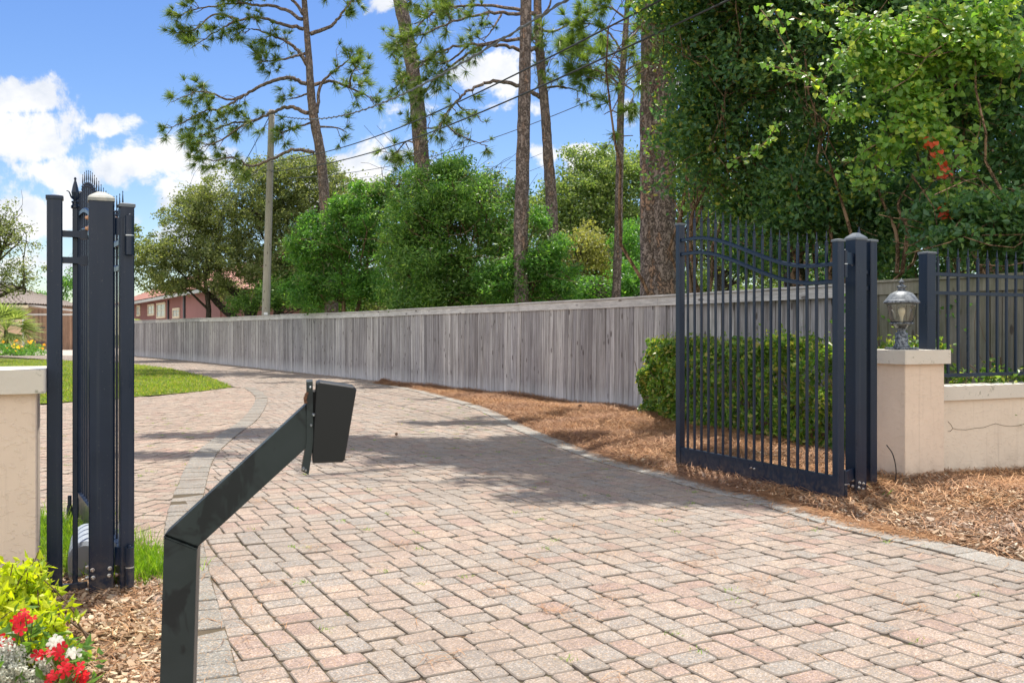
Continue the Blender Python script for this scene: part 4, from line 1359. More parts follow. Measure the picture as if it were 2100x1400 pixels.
# woody interior
b = MB()
for i in range(140):
    s = r4.uniform(0, 1); k = s * (len(hf) - 1); j = min(int(k), len(hf) - 2); f = np.array(hf[j]) * (1 - (k - j)) + np.array(hf[j + 1]) * (k - j)
    a = np.array((f[0], f[1], .0)) + np.array(hv) * r4.uniform(.25, .7)
    e_ = a + np.array((r4.normal() * .2, r4.normal() * .2, r4.uniform(.6, 1.0)))
    b.tube([a, (a + e_) / 2 + r4.normal(size=3) * .05, e_], [.012, .009, .004], 5)
b.build('stems', TWIG, hg)

# ------------------------------------------------------------------ trees


def limb(p0, p1, r0, r1_, rng, n=7, wob=.12, sag=0.0):
    p0 = np.asarray(p0, float); p1 = np.asarray(p1, float)
    L = np.linalg.norm(p1 - p0)
    t_ = np.linspace(0, 1, n)[:, None]
    pts = p0 * (1 - t_) + p1 * t_
    off = rng.normal(size=(n, 3)) * wob * L / n
    off[0] = 0; off[-1] = 0
    pts = pts + np.cumsum(off, 0) * np.sin(t_ * math.pi)
    pts[:, 2] += np.sin(t_[:, 0] * math.pi) * sag * L
    return pts, np.linspace(r0, r1_, n)


def trunk_px(path, Y, w0, rng, k=12, extra=()):
    """path [(px,py,width_px)] bottom to top at depth Y (a number, or bottom and top depth)"""
    ya, yb = Y if isinstance(Y, tuple) else (Y, Y)
    n = len(path)
    pts = [P(a, b, ya + (yb - ya) * i / (n - 1)) for i, (a, b, _) in enumerate(path)]
    rad = [c / 2 / FPX * (ya + (yb - ya) * i / (n - 1)) for i, (_, _, c) in enumerate(path)]
    sp = smooth_path(pts, 8)
    rr = np.interp(np.linspace(0, n - 1, len(sp)), np.arange(n), rad)
    return sp, rr


def broadleaf(name, label, base, blobs, nclump, clump_r, per, leaf, mat, rng, trunks, barkm, aspect=.55, cat='tree', group=None, up=.5, branches=26,
              extra=None, drop=.0, shell=.45, edge=None):
    t = thing(name, label, cat, (base[0], base[1], 0), group)
    pts, cc = leaf_points(blobs, nclump, clump_r, per, rng, shell)
    if extra is not None: pts = np.concatenate([pts, extra])
    V, F = leaf_quads(pts, leaf, aspect, rng, up, .12, drop)
    raw_mesh('crown', V, F, mat, t)
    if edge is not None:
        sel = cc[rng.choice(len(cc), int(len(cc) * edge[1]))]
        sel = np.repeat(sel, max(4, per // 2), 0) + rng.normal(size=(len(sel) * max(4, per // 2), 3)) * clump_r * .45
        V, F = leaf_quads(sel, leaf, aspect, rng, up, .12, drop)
        raw_mesh('second_tone_foliage', V, F, edge[0], t)  # second leaf tone; on the myrtles a paler colour paints in sunlit leaves
    b = MB()
    tips = []
    for pts_, rad in trunks:
        b.tube(pts_, rad, 10, jit=.07, rng=rng)
        tips.append((pts_, rad))
    o = b.build('trunk', barkm, t, smooth=True)
    if branches:
        b = MB()
        for i in range(branches):
            c = cc[rng.integers(len(cc))]
            best = None
            for pts_, rad in tips:
                k = rng.integers(int(len(pts_) * .35), len(pts_))
                d = np.linalg.norm(pts_[k] - c)
                if best is None or d < best[0]: best = (d, pts_[k], rad[k])
            p_, r_ = limb(best[1], c, best[2] * .5, max(.008, best[2] * .1), rng, 7, .35, .06)
            b.tube(p_, r_, 6)
            for q in range(2):
                c2 = c + rng.normal(size=3) * clump_r * 1.6
                p2, r2_ = limb(p_[4], c2, r_[4] * .6, .006, rng, 5, .3)
                b.tube(p2, r2_, 5)
        b.build('branches', barkm, o)
    return t


def pine(name, label, Y, trunk, branches, rng, group='tall pines behind the fence', tuft=.40, nw=.016, per=34, mat=None, barkm=None, tufts_extra=(), twig=1.0, k=14, extra_trunk=None, wig=1.0, twpx=55):
    sp, rr = trunk_px(trunk, Y, None, rng)
    base = sp[0]
    t = thing(name, label, 'pine tree', (base[0], base[1], 0), group)
    b = MB()
    # run the trunk down into the ground
    foot = sp[0].copy(); foot[2] = -.1
    pts = np.concatenate([[foot], sp]); rad = np.concatenate([[rr[0] * 1.12], rr])
    b.tube(pts, rad, k, jit=.06, rng=rng)
    if extra_trunk is not None:
        s2, q2 = trunk_px(extra_trunk, Y, None, rng)
        f2 = s2[0].copy(); f2[2] = -.1
        b.tube(np.concatenate([[f2], s2]), np.concatenate([[q2[0] * 1.1], q2]), k, jit=.06, rng=rng)
    tr = b.build('trunk', barkm or PINEBARK, t, smooth=True)
    Y0 = Y[0] if isinstance(Y, tuple) else Y
    b = MB(); C = []; Dn = []
    for br in branches:
        path, w0, dens = br[0], br[1], br[2]
        dY = br[3] if len(br) > 3 else rng.uniform(-2.2, 2.2) * Y0 / 36
        ys = np.linspace(0, dY, len(path))
        pp = smooth_path([P(a, c, Y0 + ys[i]) for i, (a, c) in enumerate(path)], 7)
        L = np.linalg.norm(np.diff(pp, axis=0), axis=1).sum()
        pp[1:-1] += rng.normal(size=(len(pp) - 2, 3)) * .012 * L / 3
        r0 = w0 / 2 / FPX * Y0
        b.tube(pp, np.linspace(r0, .012, len(pp)), 7)
        nt_ = int(dens * L * .9)
        for i in range(nt_):
            f = rng.uniform(.3, 1) ** .8
            q = pp[int(f * (len(pp) - 1))]
            di = unit(pp[-1] - pp[int(.6 * f * (len(pp) - 1))])
            ln = rng.uniform(.35, 1) * twpx / FPX * Y0 * (1.1 - .5 * f) * twig
            di = unit(di * .8 + rng.normal(size=3) * (.55, .6, .65) + (0, 0, -.05))
            e_ = q + di * ln
            e_[2] += ln * .1
            p_, r_ = limb(q, e_, .016, .007, rng, 6, .45, rng.uniform(-.25, .15))
            b.tube(p_, r_, 5)
            C.append(p_[-1]); Dn.append(unit(p_[-1] - p_[-2]) + (0, 0, .35))
            if rng.uniform() < .6:
                C.append(p_[3]); Dn.append(unit(p_[4] - p_[2]) + rng.normal(size=3) * .3)
            if rng.uniform() < .55:
                e2 = p_[3] + unit(di + rng.normal(size=3) * .8) * ln * .5
                p2, r2_ = limb(p_[3], e2, .009, .005, rng, 4, .3)
                b.tube(p2, r2_, 4)
                C.append(e2); Dn.append(unit(e2 - p_[3]) + (0, 0, .3))
    for (a, c, n_, sx, sy) in tufts_extra:
        for i in range(n_):
            q = P(a + rng.normal() * sx, c + rng.normal() * sy, Y0 + rng.normal() * 1.2 * Y0 / 30)
            C.append(q); Dn.append(rng.normal(size=3) + (0, 0, .6))
            kk = np.argmin(np.linalg.norm(sp - (q - (0, 0, .6)), axis=1))
            p_, r_ = limb(sp[kk], q, .014, .006, rng, 5, .3)
            b.tube(p_, r_, 4)
    if b.n: b.build('branches', barkm or PINEBARK, tr, smooth=True)
    if C:
        V, F = needle_tris(np.array(C), unit(np.array(Dn)), tuft, nw, per, rng, .75)
        raw_mesh('crown', V, F, mat or L_NEEDLE, t)
    return t


r5 = np.random.default_rng(77)
# the open-branched pine behind the pole
pine('pine_tree', 'open branched pine rising just right of the utility pole', 36.0,
     [(680, 560, 26), (668, 440, 22), (658, 321, 20), (641, 225, 18), (634, 129, 14), (624, 0, 11), (612, -140, 7), (606, -250, 3)],
     [([(629, 173), (588, 161), (540, 174), (500, 196), (456, 222), (420, 228), (378, 250), (350, 262)], 9, 4.2),
      ([(500, 196), (470, 205), (430, 190), (400, 190), (350, 210)], 6, 4.8),
      ([(632, 232), (597, 220), (565, 228), (520, 247), (475, 254), (430, 270), (365, 300)], 9, 4.2),
      ([(645, 314), (604, 307), (562, 325), (514, 341), (475, 322), (440, 330), (415, 322)], 8, 3.4),
      ([(520, 247), (490, 262), (450, 290), (420, 300), (400, 318)], 5, 4.2),
      ([(642, 174), (681, 167), (716, 180), (752, 196), (768, 215)], 8, 4.4),
      ([(716, 180), (722, 150), (738, 130)], 5, 4.5),
      ([(650, 232), (656, 180), (680, 150), (710, 128), (728, 110)], 8, 3.0),
      ([(634, 140), (612, 106), (590, 87), (560, 74), (520, 60), (500, 70)], 9, 4.6),
      ([(626, 110), (590, 120), (556, 125), (530, 128)], 6, 3.6),
      ([(622, 60), (575, 50), (530, 35), (480, 45), (445, 65), (390, 100)], 8, 3.4),
      ([(620, 40), (570, 15), (520, 10), (470, 8), (400, 20), (372, 30)], 8, 4.2),
      ([(490, 40), (440, 30), (400, 60), (366, 66)], 5, 4.0),
      ([(636, 70), (676, 55), (700, 30), (722, 0), (740, -30)], 9, 3.4),
      ([(622, 30), (600, 0), (560, -25), (520, -40)], 8, 3.8),
      ([(620, -10), (660, -40), (700, -60)], 7, 3.4),
      ([(636, 190), (610, 200), (580, 205)], 5, 3.6),
      ([(655, 260), (690, 262), (712, 272)], 5, 2.4),
      ([(643, 250), (600, 262), (575, 275)], 5, 4.4)],
     r5, tuft=.38, nw=.019, per=66, mat=L_NEEDLE, tufts_extra=((520, -150, 90, 60, 34), (640, -150, 80, 60, 40), (400, -150, 60, 40, 26), (720, -130, 40, 30, 24)))
# bare leaning trunk
pine('pine_tree', 'bare leaning pine trunk with reddish bark, left of the twin trunks', 30.0,
     [(888, 640, 36), (880, 520, 34), (869, 400, 33), (859, 250, 31), (843, 120, 28), (820, 0, 27), (798, -110, 22), (780, -220, 14), (770, -300, 6)],
     [([(842, 110), (822, 85), (812, 100), (800, 115)], 4, 7, 1.5), ([(850, 200), (828, 170), (810, 180)], 4, 7, 1.5), ([(862, 300), (835, 290), (815, 310), (800, 322)], 4, 5, 1.2),
      ([(838, 80), (870, 40), (900, 20), (930, 10)], 5, 6, 2), ([(800, -90), (740, -130), (700, -150)], 8, 5), ([(790, -150), (860, -200), (900, -230)], 8, 5)],
     r5, tuft=.33, nw=.013, per=60, mat=L_NEEDLEB)
pine('pine_tree', 'straight pine trunk with orange flecked bark, bare below the frame top', 24.0,
     [(1070, 650, 32), (1068, 500, 30), (1072, 340, 28), (1076, 180, 25), (1079, 0, 23), (1081, -160, 18), (1082, -300, 10)],
     [([(1080, -60), (1010, -100), (940, -110)], 9, 4), ([(1081, -120), (1140, -160), (1200, -180)], 8, 4)], r5, tuft=.36, nw=.014, per=40)
pine('pine_tree', 'pine with long arching limbs reaching left, behind the straight trunk', 28.0,
     [(1140, 650, 27), (1134, 500, 25), (1130, 400, 24), (1124, 320, 21), (1118, 230, 19), (1108, 120, 18), (1102, 0, 16), (1098, -140, 10), (1096, -220, 4)],
     [([(1108, 200), (1067, 178), (1019, 167), (967, 183), (935, 209), (909, 247), (877, 290)], 10, 2.6, -1.5),
      ([(909, 247), (930, 270), (960, 285), (1000, 300)], 4, 3.6), ([(935, 209), (950, 225), (985, 240)], 4, 3.6), ([(900, 262), (870, 262), (840, 245)], 4, 3.8),
      ([(1105, 100), (1067, 103), (1025, 93), (961, 92), (896, 109), (848, 150), (825, 170)], 9, 4.4, -2),
      ([(1104, 78), (999, 90), (935, 129), (893, 164), (860, 200)], 8, 4.4, 1),
      ([(1100, 30), (1067, 30), (1006, 27), (938, 42), (864, 71), (820, 80)], 9, 4.6, -2),
      ([(1100, 28), (1019, 13), (945, 13), (896, 26), (850, 50)], 8, 4.6, 1.5),
      ([(1100, -20), (1030, -35), (960, -30), (880, -10), (830, 0)], 8, 4.4, 0),
      ([(1028, 30), (1010, 60), (990, 84)], 5, 3.4), ([(961, 92), (930, 120), (900, 130), (868, 120)], 5, 5),
      ([(877, 290), (860, 310), (812, 325)], 4, 4), ([(1112, 180), (1150, 178), (1180, 185), (1215, 195)], 5, 3),
      ([(1104, 60), (1135, 65), (1180, 40), (1200, 20)], 6, 3), ([(1106, 40), (1128, 10), (1130, -30)], 7, 3)],
     r5, tuft=.31, nw=.014, per=60, mat=L_NEEDLE, tufts_extra=((1095, 75, 12, 22, 14), (1118, 100, 12, 14, 18), (1118, 150, 9, 10, 18)))
pine('pine_tree', 'thin pine with a bushy needle crown left of the big trunk', 27.0,
     [(1262, 640, 19), (1267, 520, 17), (1270, 380, 16), (1272, 280, 15), (1274, 190, 14), (1282, 80, 12), (1288, -20, 9), (1290, -80, 5)],
     [([(1274, 175), (1240, 150), (1200, 150), (1165, 145)], 5, 7), ([(1276, 150), (1230, 110), (1190, 95), (1160, 85)], 5, 7), ([(1278, 110), (1250, 70), (1215, 50), (1180, 50)], 5, 7),
      ([(1280, 90), (1310, 60), (1340, 40)], 5, 7), ([(1278, 150), (1310, 130), (1345, 130)], 5, 7), ([(1285, 40), (1250, 15), (1215, 10)], 5, 7), ([(1275, 170), (1300, 190), (1290, 215)], 4, 3),
      ([(1272, 235), (1255, 228), (1238, 235)], 3, 4), ([(1270, 275), (1250, 285)], 3, 4), ([(1272, 280), (1298, 278)], 3, 1), ([(1284, 10), (1330, -10), (1370, -20)], 5, 6)],
     r5, tuft=.38, nw=.017, per=80, mat=L_NEEDLEB, tufts_extra=((1205, 110, 14, 26, 26), (1250, 120, 14, 26, 26), (1300, 110, 12, 20, 26)))
pine('pine_tree', 'huge double trunked pine with thick plated bark left of the open gate leaf', 18.5,
     [(1358, 700, 64), (1358, 560, 58), (1358, 420, 54), (1358, 250, 52), (1356, 100, 50), (1354, -60, 46), (1350, -260, 36), (1346, -480, 20)],
     [([(1352, 60), (1320, 20), (1290, 0)], 8, 3, -1), ([(1356, -200), (1200, -300), (1050, -330)], 14, 3), ([(1356, -260), (1500, -360), (1600, -380)], 14, 3)],
     r5, tuft=.36, nw=.012, per=72, mat=L_NEEDLEB, barkm=BIGBARK, k=20,
     extra_trunk=[(1335, 700, 44), (1333, 560, 40), (1331, 400, 36), (1329, 250, 34), (1330, 100, 30), (1326, -60, 24), (1320, -260, 12)],
     tufts_extra=((1350, 60, 12, 34, 30), (1320, 120, 8, 16, 30)))
pine('pine_tree', 'pale pine trunk half hidden in the dark foliage behind the gate leaf', 21.0,
     [(1632, 620, 50), (1636, 480, 48), (1640, 350, 46), (1646, 200, 42), (1650, 50, 38), (1652, -200, 26)], [], r5, barkm=BIGBARK)

r6 = np.random.default_rng(101)
# live oak beside the pole
Yo = 47.0
ob = blobs_px([(330, 540, Yo - 2, 72, 75, 2.0), (420, 470, Yo, 90, 90, 2.6), (520, 420, Yo, 120, 95, 3), (620, 400, Yo + 1, 110, 85, 3), (700, 420, Yo + 3, 60, 60, 2.4), (480, 545, Yo - 1, 150, 62, 2.8),
               (610, 540, Yo, 100, 80, 3), (395, 420, Yo, 35, 35, 1.2), (560, 350, Yo, 70, 36, 1.6), (290, 510, Yo - 3, 35, 50, 1.2), (655, 350, Yo + 1, 40, 30, 1.2), (640, 605, Yo + 2, 60, 40, 1.6), (565, 600, Yo + 3, 50, 30, 1.6), (470, 600, Yo + 3, 30, 22, 1.2), (350, 585, Yo - 1, 50, 22, 1.2)])
otr = [trunk_px([(505, 680, 26), (512, 645, 22), (500, 615, 20), (470, 590, 14), (440, 560, 9)], Yo, None, r6),
       trunk_px([(425, 680, 12), (428, 640, 11), (424, 600, 9), (418, 560, 7)], Yo - 1, None, r6),
       trunk_px([(490, 660, 16), (455, 630, 14), (430, 605, 11), (400, 585, 8), (360, 570, 5)], Yo - .5, None, r6),
       trunk_px([(515, 650, 20), (535, 600, 16), (575, 575, 12), (620, 560, 9)], Yo + .5, None, r6),
       trunk_px([(600, 680, 14), (575, 640, 12), (545, 600, 9), (540, 560, 6)], Yo + 1, None, r6)]
broadleaf('live_oak', 'spreading olive green live oak around the utility pole', P(505, 680, Yo), ob, 1700, .42, 62, .135, L_OAK, r6, otr, GREYBARK, .55, 'tree', branches=60)
broadleaf('dark_shrub', 'low dark shrubbery in the shade under the live oak', P(560, 690, 44), blobs_px([(500, 622, 44.5, 30, 22, .9), (560, 610, 44, 50, 34, 1), (640, 610, 43, 50, 40, 1), (600, 585, 45, 50, 30, 1), (690, 600, 42, 50, 50, 1)]), 260, .4, 60, .12, L_DEEP, r6,
          [trunk_px([(560, 690, 8), (565, 620, 5)], 44, None, r6)], GREYBARK, .55, 'shrub', branches=8)
# feathery bright tree
Yb = 26.2
bb = blobs_px([(860, 440, Yb, 90, 80, 1.8), (950, 420, Yb, 80, 70, 1.8), (1020, 480, Yb, 70, 66, 1.6), (900, 545, Yb, 110, 60, 1.8), (930, 365, Yb, 40, 30, .8), (820, 510, Yb, 50, 60, 1.2),
               (860, 610, Yb - .3, 90, 34, 1.2), (980, 600, Yb, 80, 36, 1.2)])
YL_ = 30.5
bbl = blobs_px([(670, 500, YL_, 70, 60, 1.4), (745, 470, YL_, 60, 70, 1.4), (640, 590, YL_, 56, 44, 1.0), (740, 580, YL_, 90, 52, 1.4), (700, 430, YL_, 34, 26, .8), (620, 530, YL_, 34, 26, .7), (770, 400, YL_, 30, 26, .7)])
bbr = blobs_px([(1090, 540, Yb - 2, 60, 34, .8), (1130, 520, Yb - 2, 46, 30, .7), (1060, 590, Yb - 1.6, 80, 36, 1.0), (1150, 590, Yb - 2, 40, 34, .7), (1020, 560, Yb - 1.6, 50, 30, .7)])
for (a, c_, rx, ry) in [(610, 500, 22, 14), (640, 450, 26, 18), (700, 425, 24, 20), (735, 385, 22, 20), (800, 372, 24, 18), (905, 345, 26, 20), (950, 330, 18, 16), (1000, 365, 30, 18), (1060, 400, 24, 24), (1110, 450, 22, 24), (1150, 500, 26, 20), (1160, 560, 30, 18), (600, 590, 26, 16), (850, 352, 18, 14)]:
    (bbl if a < 790 else bbr if a > 1080 else bb).extend(blobs_px([(a, c_, (YL_ if a < 790 else Yb - 2 if a > 1080 else Yb) + (a % 7 - 3) * .2, rx, ry, .5)]))
btr = [trunk_px([(920, 690, 12), (925, 620, 11), (960, 560, 9), (1000, 500, 6)], Yb, None, r6), trunk_px([(915, 690, 10), (900, 600, 9), (890, 520, 6)], Yb + .3, None, r6),
       trunk_px([(930, 690, 10), (990, 620, 8), (1060, 590, 5)], Yb - .3, None, r6), trunk_px([(910, 690, 10), (840, 600, 8), (760, 540, 5)], Yb, None, r6)]
broadleaf('feathery_tree', 'bright green feathery leaved tree in front of the middle pines', P(920, 690, Yb), bb, 760, .34, 62, .125, L_DEEP, r6, btr[:3], TANBARK, .34, branches=46, up=.8, drop=.2, shell=.62, edge=(L_BRIGHT, .35))
broadleaf('feathery_tree', 'bright glossy sapling clump between the utility pole and the feathery tree', P(700, 690, YL_), bbl, 560, .30, 58, .125, L_BRIGHT, r6,
          [trunk_px([(700, 690, 9), (705, 600, 8), (690, 500, 5)], YL_, None, r6), trunk_px([(715, 690, 8), (745, 590, 7), (760, 490, 4)], YL_, None, r6)], TANBARK, .36, branches=30, up=.8, drop=.2, shell=.62, edge=(L_DEEP, .3))
broadleaf('feathery_tree', 'low leafy sapling in front of the straight pine trunk foot', P(1080, 690, Yb - 2), bbr, 300, .27, 56, .11, L_BRIGHT, r6,
          [trunk_px([(1080, 690, 8), (1090, 600, 6), (1120, 530, 4)], Yb - 2, None, r6)], TANBARK, .34, branches=24, up=.8, drop=.2, shell=.62, edge=(L_DEEP, .3))
# trees further back
Yc = 46.0
cb_ = blobs_px([(1180, 400, Yc, 70, 70, 2.5), (1250, 370, Yc, 70, 62, 2.5), (1120, 440, Yc, 55, 60, 2), (1200, 480, Yc, 110, 80, 3), (1290, 470, Yc + 1, 60, 110, 2.4), (1180, 325, Yc, 34, 26, 1), (1240, 318, Yc, 36, 22, 1), (1300, 350, Yc + 1, 36, 50, 1.5), (1150, 560, Yc, 90, 60, 2), (1260, 570, Yc, 80, 60, 2)])
broadleaf('oak_tree', 'leafy oak with pale sunlit clumps between the thin pines', P(1200, 690, Yc), cb_, 1000, .5, 66, .15, L_MID, r6,
          [trunk_px([(1238, 690, 20), (1236, 600, 16), (1225, 520, 12), (1210, 440, 6)], Yc, None, r6)], GREYBARK, .6, group='broadleaf trees beyond the fence')
broadleaf('oak_tree', 'yellowish small oak between the arching pine and thin pine', P(1205, 690, 34), blobs_px([(1195, 505, 34, 52, 46, 1.4), (1215, 545, 34, 46, 40, 1.4)]), 120, .4, 70, .11, L_YELL, r6,
          [trunk_px([(1212, 690, 12), (1214, 620, 11), (1205, 560, 8)], 34, None, r6)], GREYBARK, .55, group='broadleaf trees beyond the fence')
broadleaf('oak_tree', 'dense green tree filling the gap left of the big double trunk', P(1290, 690, 30), blobs_px([(1290, 590, 30, 40, 60, 1.4), (1180, 610, 32, 60, 40, 1.6), (1290, 500, 33, 30, 60, 1)]), 220, .35, 60, .11, L_BRIGHT, r6,
          [trunk_px([(1290, 690, 8), (1290, 600, 6)], 30, None, r6)], GREYBARK, .55, group='broadleaf trees beyond the fence')
broadleaf('oak_tree', 'pale grey green tree seen through the gate pickets', P(1480, 690, 38), blobs_px([(1450, 470, 38, 90, 110, 3), (1560, 450, 38, 110, 130, 3), (1420, 340, 38, 40, 90, 2), (1690, 480, 38, 90, 110, 3)]), 560, .6, 60, .15, L_MID, r6,
          [trunk_px([(1480, 690, 20), (1478, 560, 16), (1490, 430, 8)], 38, None, r6)], GREYBARK, .6, group='broadleaf trees beyond the fence')
broadleaf('oak_tree', 'far dark tree line clump behind the feathery tree', P(850, 690, 50), blobs_px([(740, 440, 52, 80, 60, 2), (850, 400, 52, 90, 50, 2), (980, 400, 50, 90, 40, 2), (1060, 500, 52, 70, 90, 2), (850, 560, 52, 260, 90, 3)]), 520, .6, 50, .16, L_OAK, r6,
          [trunk_px([(850, 690, 20), (850, 560, 16), (860, 430, 8)], 51, None, r6)], GREYBARK, .6, group='broadleaf trees beyond the fence')
FT = [(740, 600, 60, 90, 60), (900, 610, 62, 100, 60), (1080, 600, 60, 110, 70), (1250, 605, 58, 110, 70), (1420, 590, 56, 110, 80), (1600, 590, 54, 120, 90), (1780, 600, 52, 120, 90), (1960, 600, 50, 120, 90), (2140, 590, 48, 120, 100)]
WH = ['behind the feathery tree', 'behind the middle of the plank fence', 'behind the straight pine trunk', 'behind the thin pine', 'behind the free end of the open leaf', 'behind the pickets of the open leaf', 'behind the thick right gate post', 'behind the iron fence', 'at the right edge']
for (a, c, Y, rx, ry), wh_ in zip(FT, WH):
    broadleaf('background_tree', 'low distant green tree ' + wh_, P(a, 690, Y), blobs_px([(a, c, Y, rx, ry, 2.5), (a - 40, c + 30, Y, rx * .7, ry * .7, 2.5)]), 190, .8, 46, .2, L_MID, r6,
              [trunk_px([(a, 688, 10), (a + 4, 620, 8), (a + 10, 580, 5)], Y, None, r6)], GREYBARK, .6, group='distant trees beyond the fence', branches=6)
# twiggy open tops behind the feathery tree
tw = blobs_px([(780, 400, 31, 60, 45, 1.4), (900, 345, 31, 80, 40, 1.6), (1010, 385, 31, 60, 45, 1.4)])
broadleaf('twiggy_tree', 'sparse twiggy tree top against the sky behind the feathery tree', P(880, 690, 31), tw, 120, .45, 14, .09, L_OAK, r6,
          [trunk_px([(880, 690, 12), (882, 560, 10), (885, 430, 7), (900, 370, 4)], 31, None, r6)], GREYBARK, .5, branches=70)
# left edge trees
broadleaf('small_tree', 'sparse leafy tree above the tiled roof at the left edge', P(-30, 700, 44), blobs_px([(-60, 500, 44, 90, 80, 3), (20, 480, 44, 55, 50, 2), (45, 560, 44, 45, 36, 1.6), (0, 580, 44, 60, 30, 2), (5, 440, 44, 20, 40, 1)]), 210, .45, 34, .13, L_OAK, r6,
          [trunk_px([(-40, 700, 16), (-30, 600, 13), (0, 520, 8), (30, 470, 3)], 44, None, r6), trunk_px([(-30, 620, 9), (40, 590, 7), (52, 600, 4)], 44.2, None, r6)], GREYBARK, .5, branches=44)
broadleaf('small_tree', 'distant bright bush top above the far plank gate', P(110, 700, 90), blobs_px([(90, 612, 90, 20, 22, 2), (125, 600, 92, 22, 34, 2), (140, 570, 92, 16, 20, 2)]), 60, .8, 40, .22, L_BRIGHT, r6,
          [trunk_px([(110, 712, 6), (112, 620, 4)], 90, None, r6)], GREYBARK, .6, branches=8)

# crape myrtles and the vine: the dark green mass at the right
r7 = np.random.default_rng(55)


def myrtle_trunks(cx, cy, n, hgt, rng, spread=.9, r0=.05):
    out = []
    for i in range(n):
        a = rng.uniform(0, 2 * math.pi)
        b0 = np.array((cx + rng.normal() * .22, cy + rng.normal() * .22, -.05))
        e_ = np.array((cx + math.cos(a) * spread * rng.uniform(.5, 1.5), cy + math.sin(a) * spread * rng.uniform(.5, 1.5), hgt * rng.uniform(.8, 1.1)))
        p_, r_ = limb(b0, e_, r0 * rng.uniform(.6, 1.2), .012, rng, 12, .28, 0)
        out.append((p_, r_))
    return out


MY = [('crape_myrtle', 'dark crape myrtle with pale sunlit edge right of the double trunk', (2.9, 15.6),
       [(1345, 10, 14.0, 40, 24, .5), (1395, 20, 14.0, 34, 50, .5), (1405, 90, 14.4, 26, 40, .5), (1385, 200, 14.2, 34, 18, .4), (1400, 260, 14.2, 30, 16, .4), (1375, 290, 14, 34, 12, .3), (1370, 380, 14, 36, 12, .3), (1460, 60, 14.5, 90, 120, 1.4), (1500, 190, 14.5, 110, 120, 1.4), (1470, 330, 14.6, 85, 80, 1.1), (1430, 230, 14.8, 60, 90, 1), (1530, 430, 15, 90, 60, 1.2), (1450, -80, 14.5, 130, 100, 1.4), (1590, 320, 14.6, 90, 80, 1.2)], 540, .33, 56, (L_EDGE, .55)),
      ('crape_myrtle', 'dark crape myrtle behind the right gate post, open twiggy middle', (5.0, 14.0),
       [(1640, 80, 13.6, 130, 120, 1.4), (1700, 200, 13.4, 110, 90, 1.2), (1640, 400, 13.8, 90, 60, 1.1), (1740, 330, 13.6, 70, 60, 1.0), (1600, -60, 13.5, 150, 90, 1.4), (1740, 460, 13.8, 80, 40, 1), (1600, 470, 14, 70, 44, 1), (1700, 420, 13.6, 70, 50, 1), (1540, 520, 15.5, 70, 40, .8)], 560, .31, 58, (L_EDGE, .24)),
      ('crape_myrtle', 'large shaded crape myrtle with bare stems above the low wall', (6.9, 12.4),
       [(1880, 60, 12.2, 150, 120, 1.3), (2020, 120, 12, 130, 150, 1.3), (1900, 220, 12.4, 110, 80, 1.1), (2110, 330, 11.6, 80, 120, 1.0), (1850, 430, 13.0, 80, 70, .8), (1800, 520, 13.2, 60, 40, .7), (1880, -80, 12.3, 240, 100, 1.4), (2080, 480, 11.2, 70, 60, .7)], 760, .27, 62, (L_MID, .05)),
      ('crape_myrtle', 'low hanging myrtle sprays over the iron fence at the right edge', (7.4, 11.0),
       [(2040, 440, 10.4, 85, 45, .7), (1960, 490, 10.4, 60, 30, .5), (2110, 520, 10.4, 60, 60, .6), (1930, 440, 10.6, 40, 35, .5)], 150, .20, 50, None),
      ('crape_myrtle', 'crape myrtle thicket in deep shade farther behind the wall', (8.0, 17.0),
       [(1900, 300, 17, 240, 200, 1.6), (1790, 480, 17.4, 130, 100, 1.6), (2050, 450, 17, 170, 150, 1.6), (1980, 100, 17, 220, 200, 1.6), (1830, 600, 18, 200, 70, 1.2)], 900, .36, 60, None)]
for i, (nm, lb, c, bl, nc, cr, per, edge) in enumerate(MY):
    bl = blobs_px(bl)
    trs = myrtle_trunks(c[0], c[1], 9 if i < 3 else 6, 6.0 if i != 3 else 3.0, r7, 1.3)
    if i == 2:   # bare stems that show against the deep shade
        for q_ in ([(2110, 620), (2085, 480), (2060, 400), (2020, 330), (1985, 270)], [(2120, 560), (2100, 420), (2062, 330), (2040, 260), (2010, 200)], [(2105, 540), (2110, 380), (2085, 260)],
                   [(1840, 560), (1838, 480), (1805, 400), (1795, 340)], [(1850, 560), (1860, 470), (1842, 420), (1870, 370)], [(1760, 570), (1745, 480), (1722, 400), (1700, 330)],
                   [(1960, 580), (1972, 480), (1970, 380), (1985, 300)], [(1905, 570), (1900, 470), (1912, 400)], [(1985, 290), (1930, 275), (1880, 270)], [(2062, 330), (2000, 300), (1950, 290)]):
            sp3 = smooth_path([P(a, b_, 12.2 + .5 * r7.uniform()) for a, b_ in q_], 7)
            trs.append((sp3, np.linspace(.030, .013, len(sp3))))
    broadleaf(nm, lb, c, bl, nc, cr, per, .090 if i < 4 else .10, L_DARK, r7, trs, TANBARK, .6, 'tree', 'crape myrtles beyond the wall', up=.6, branches=46 if i < 4 else 20, edge=edge, shell=.5)
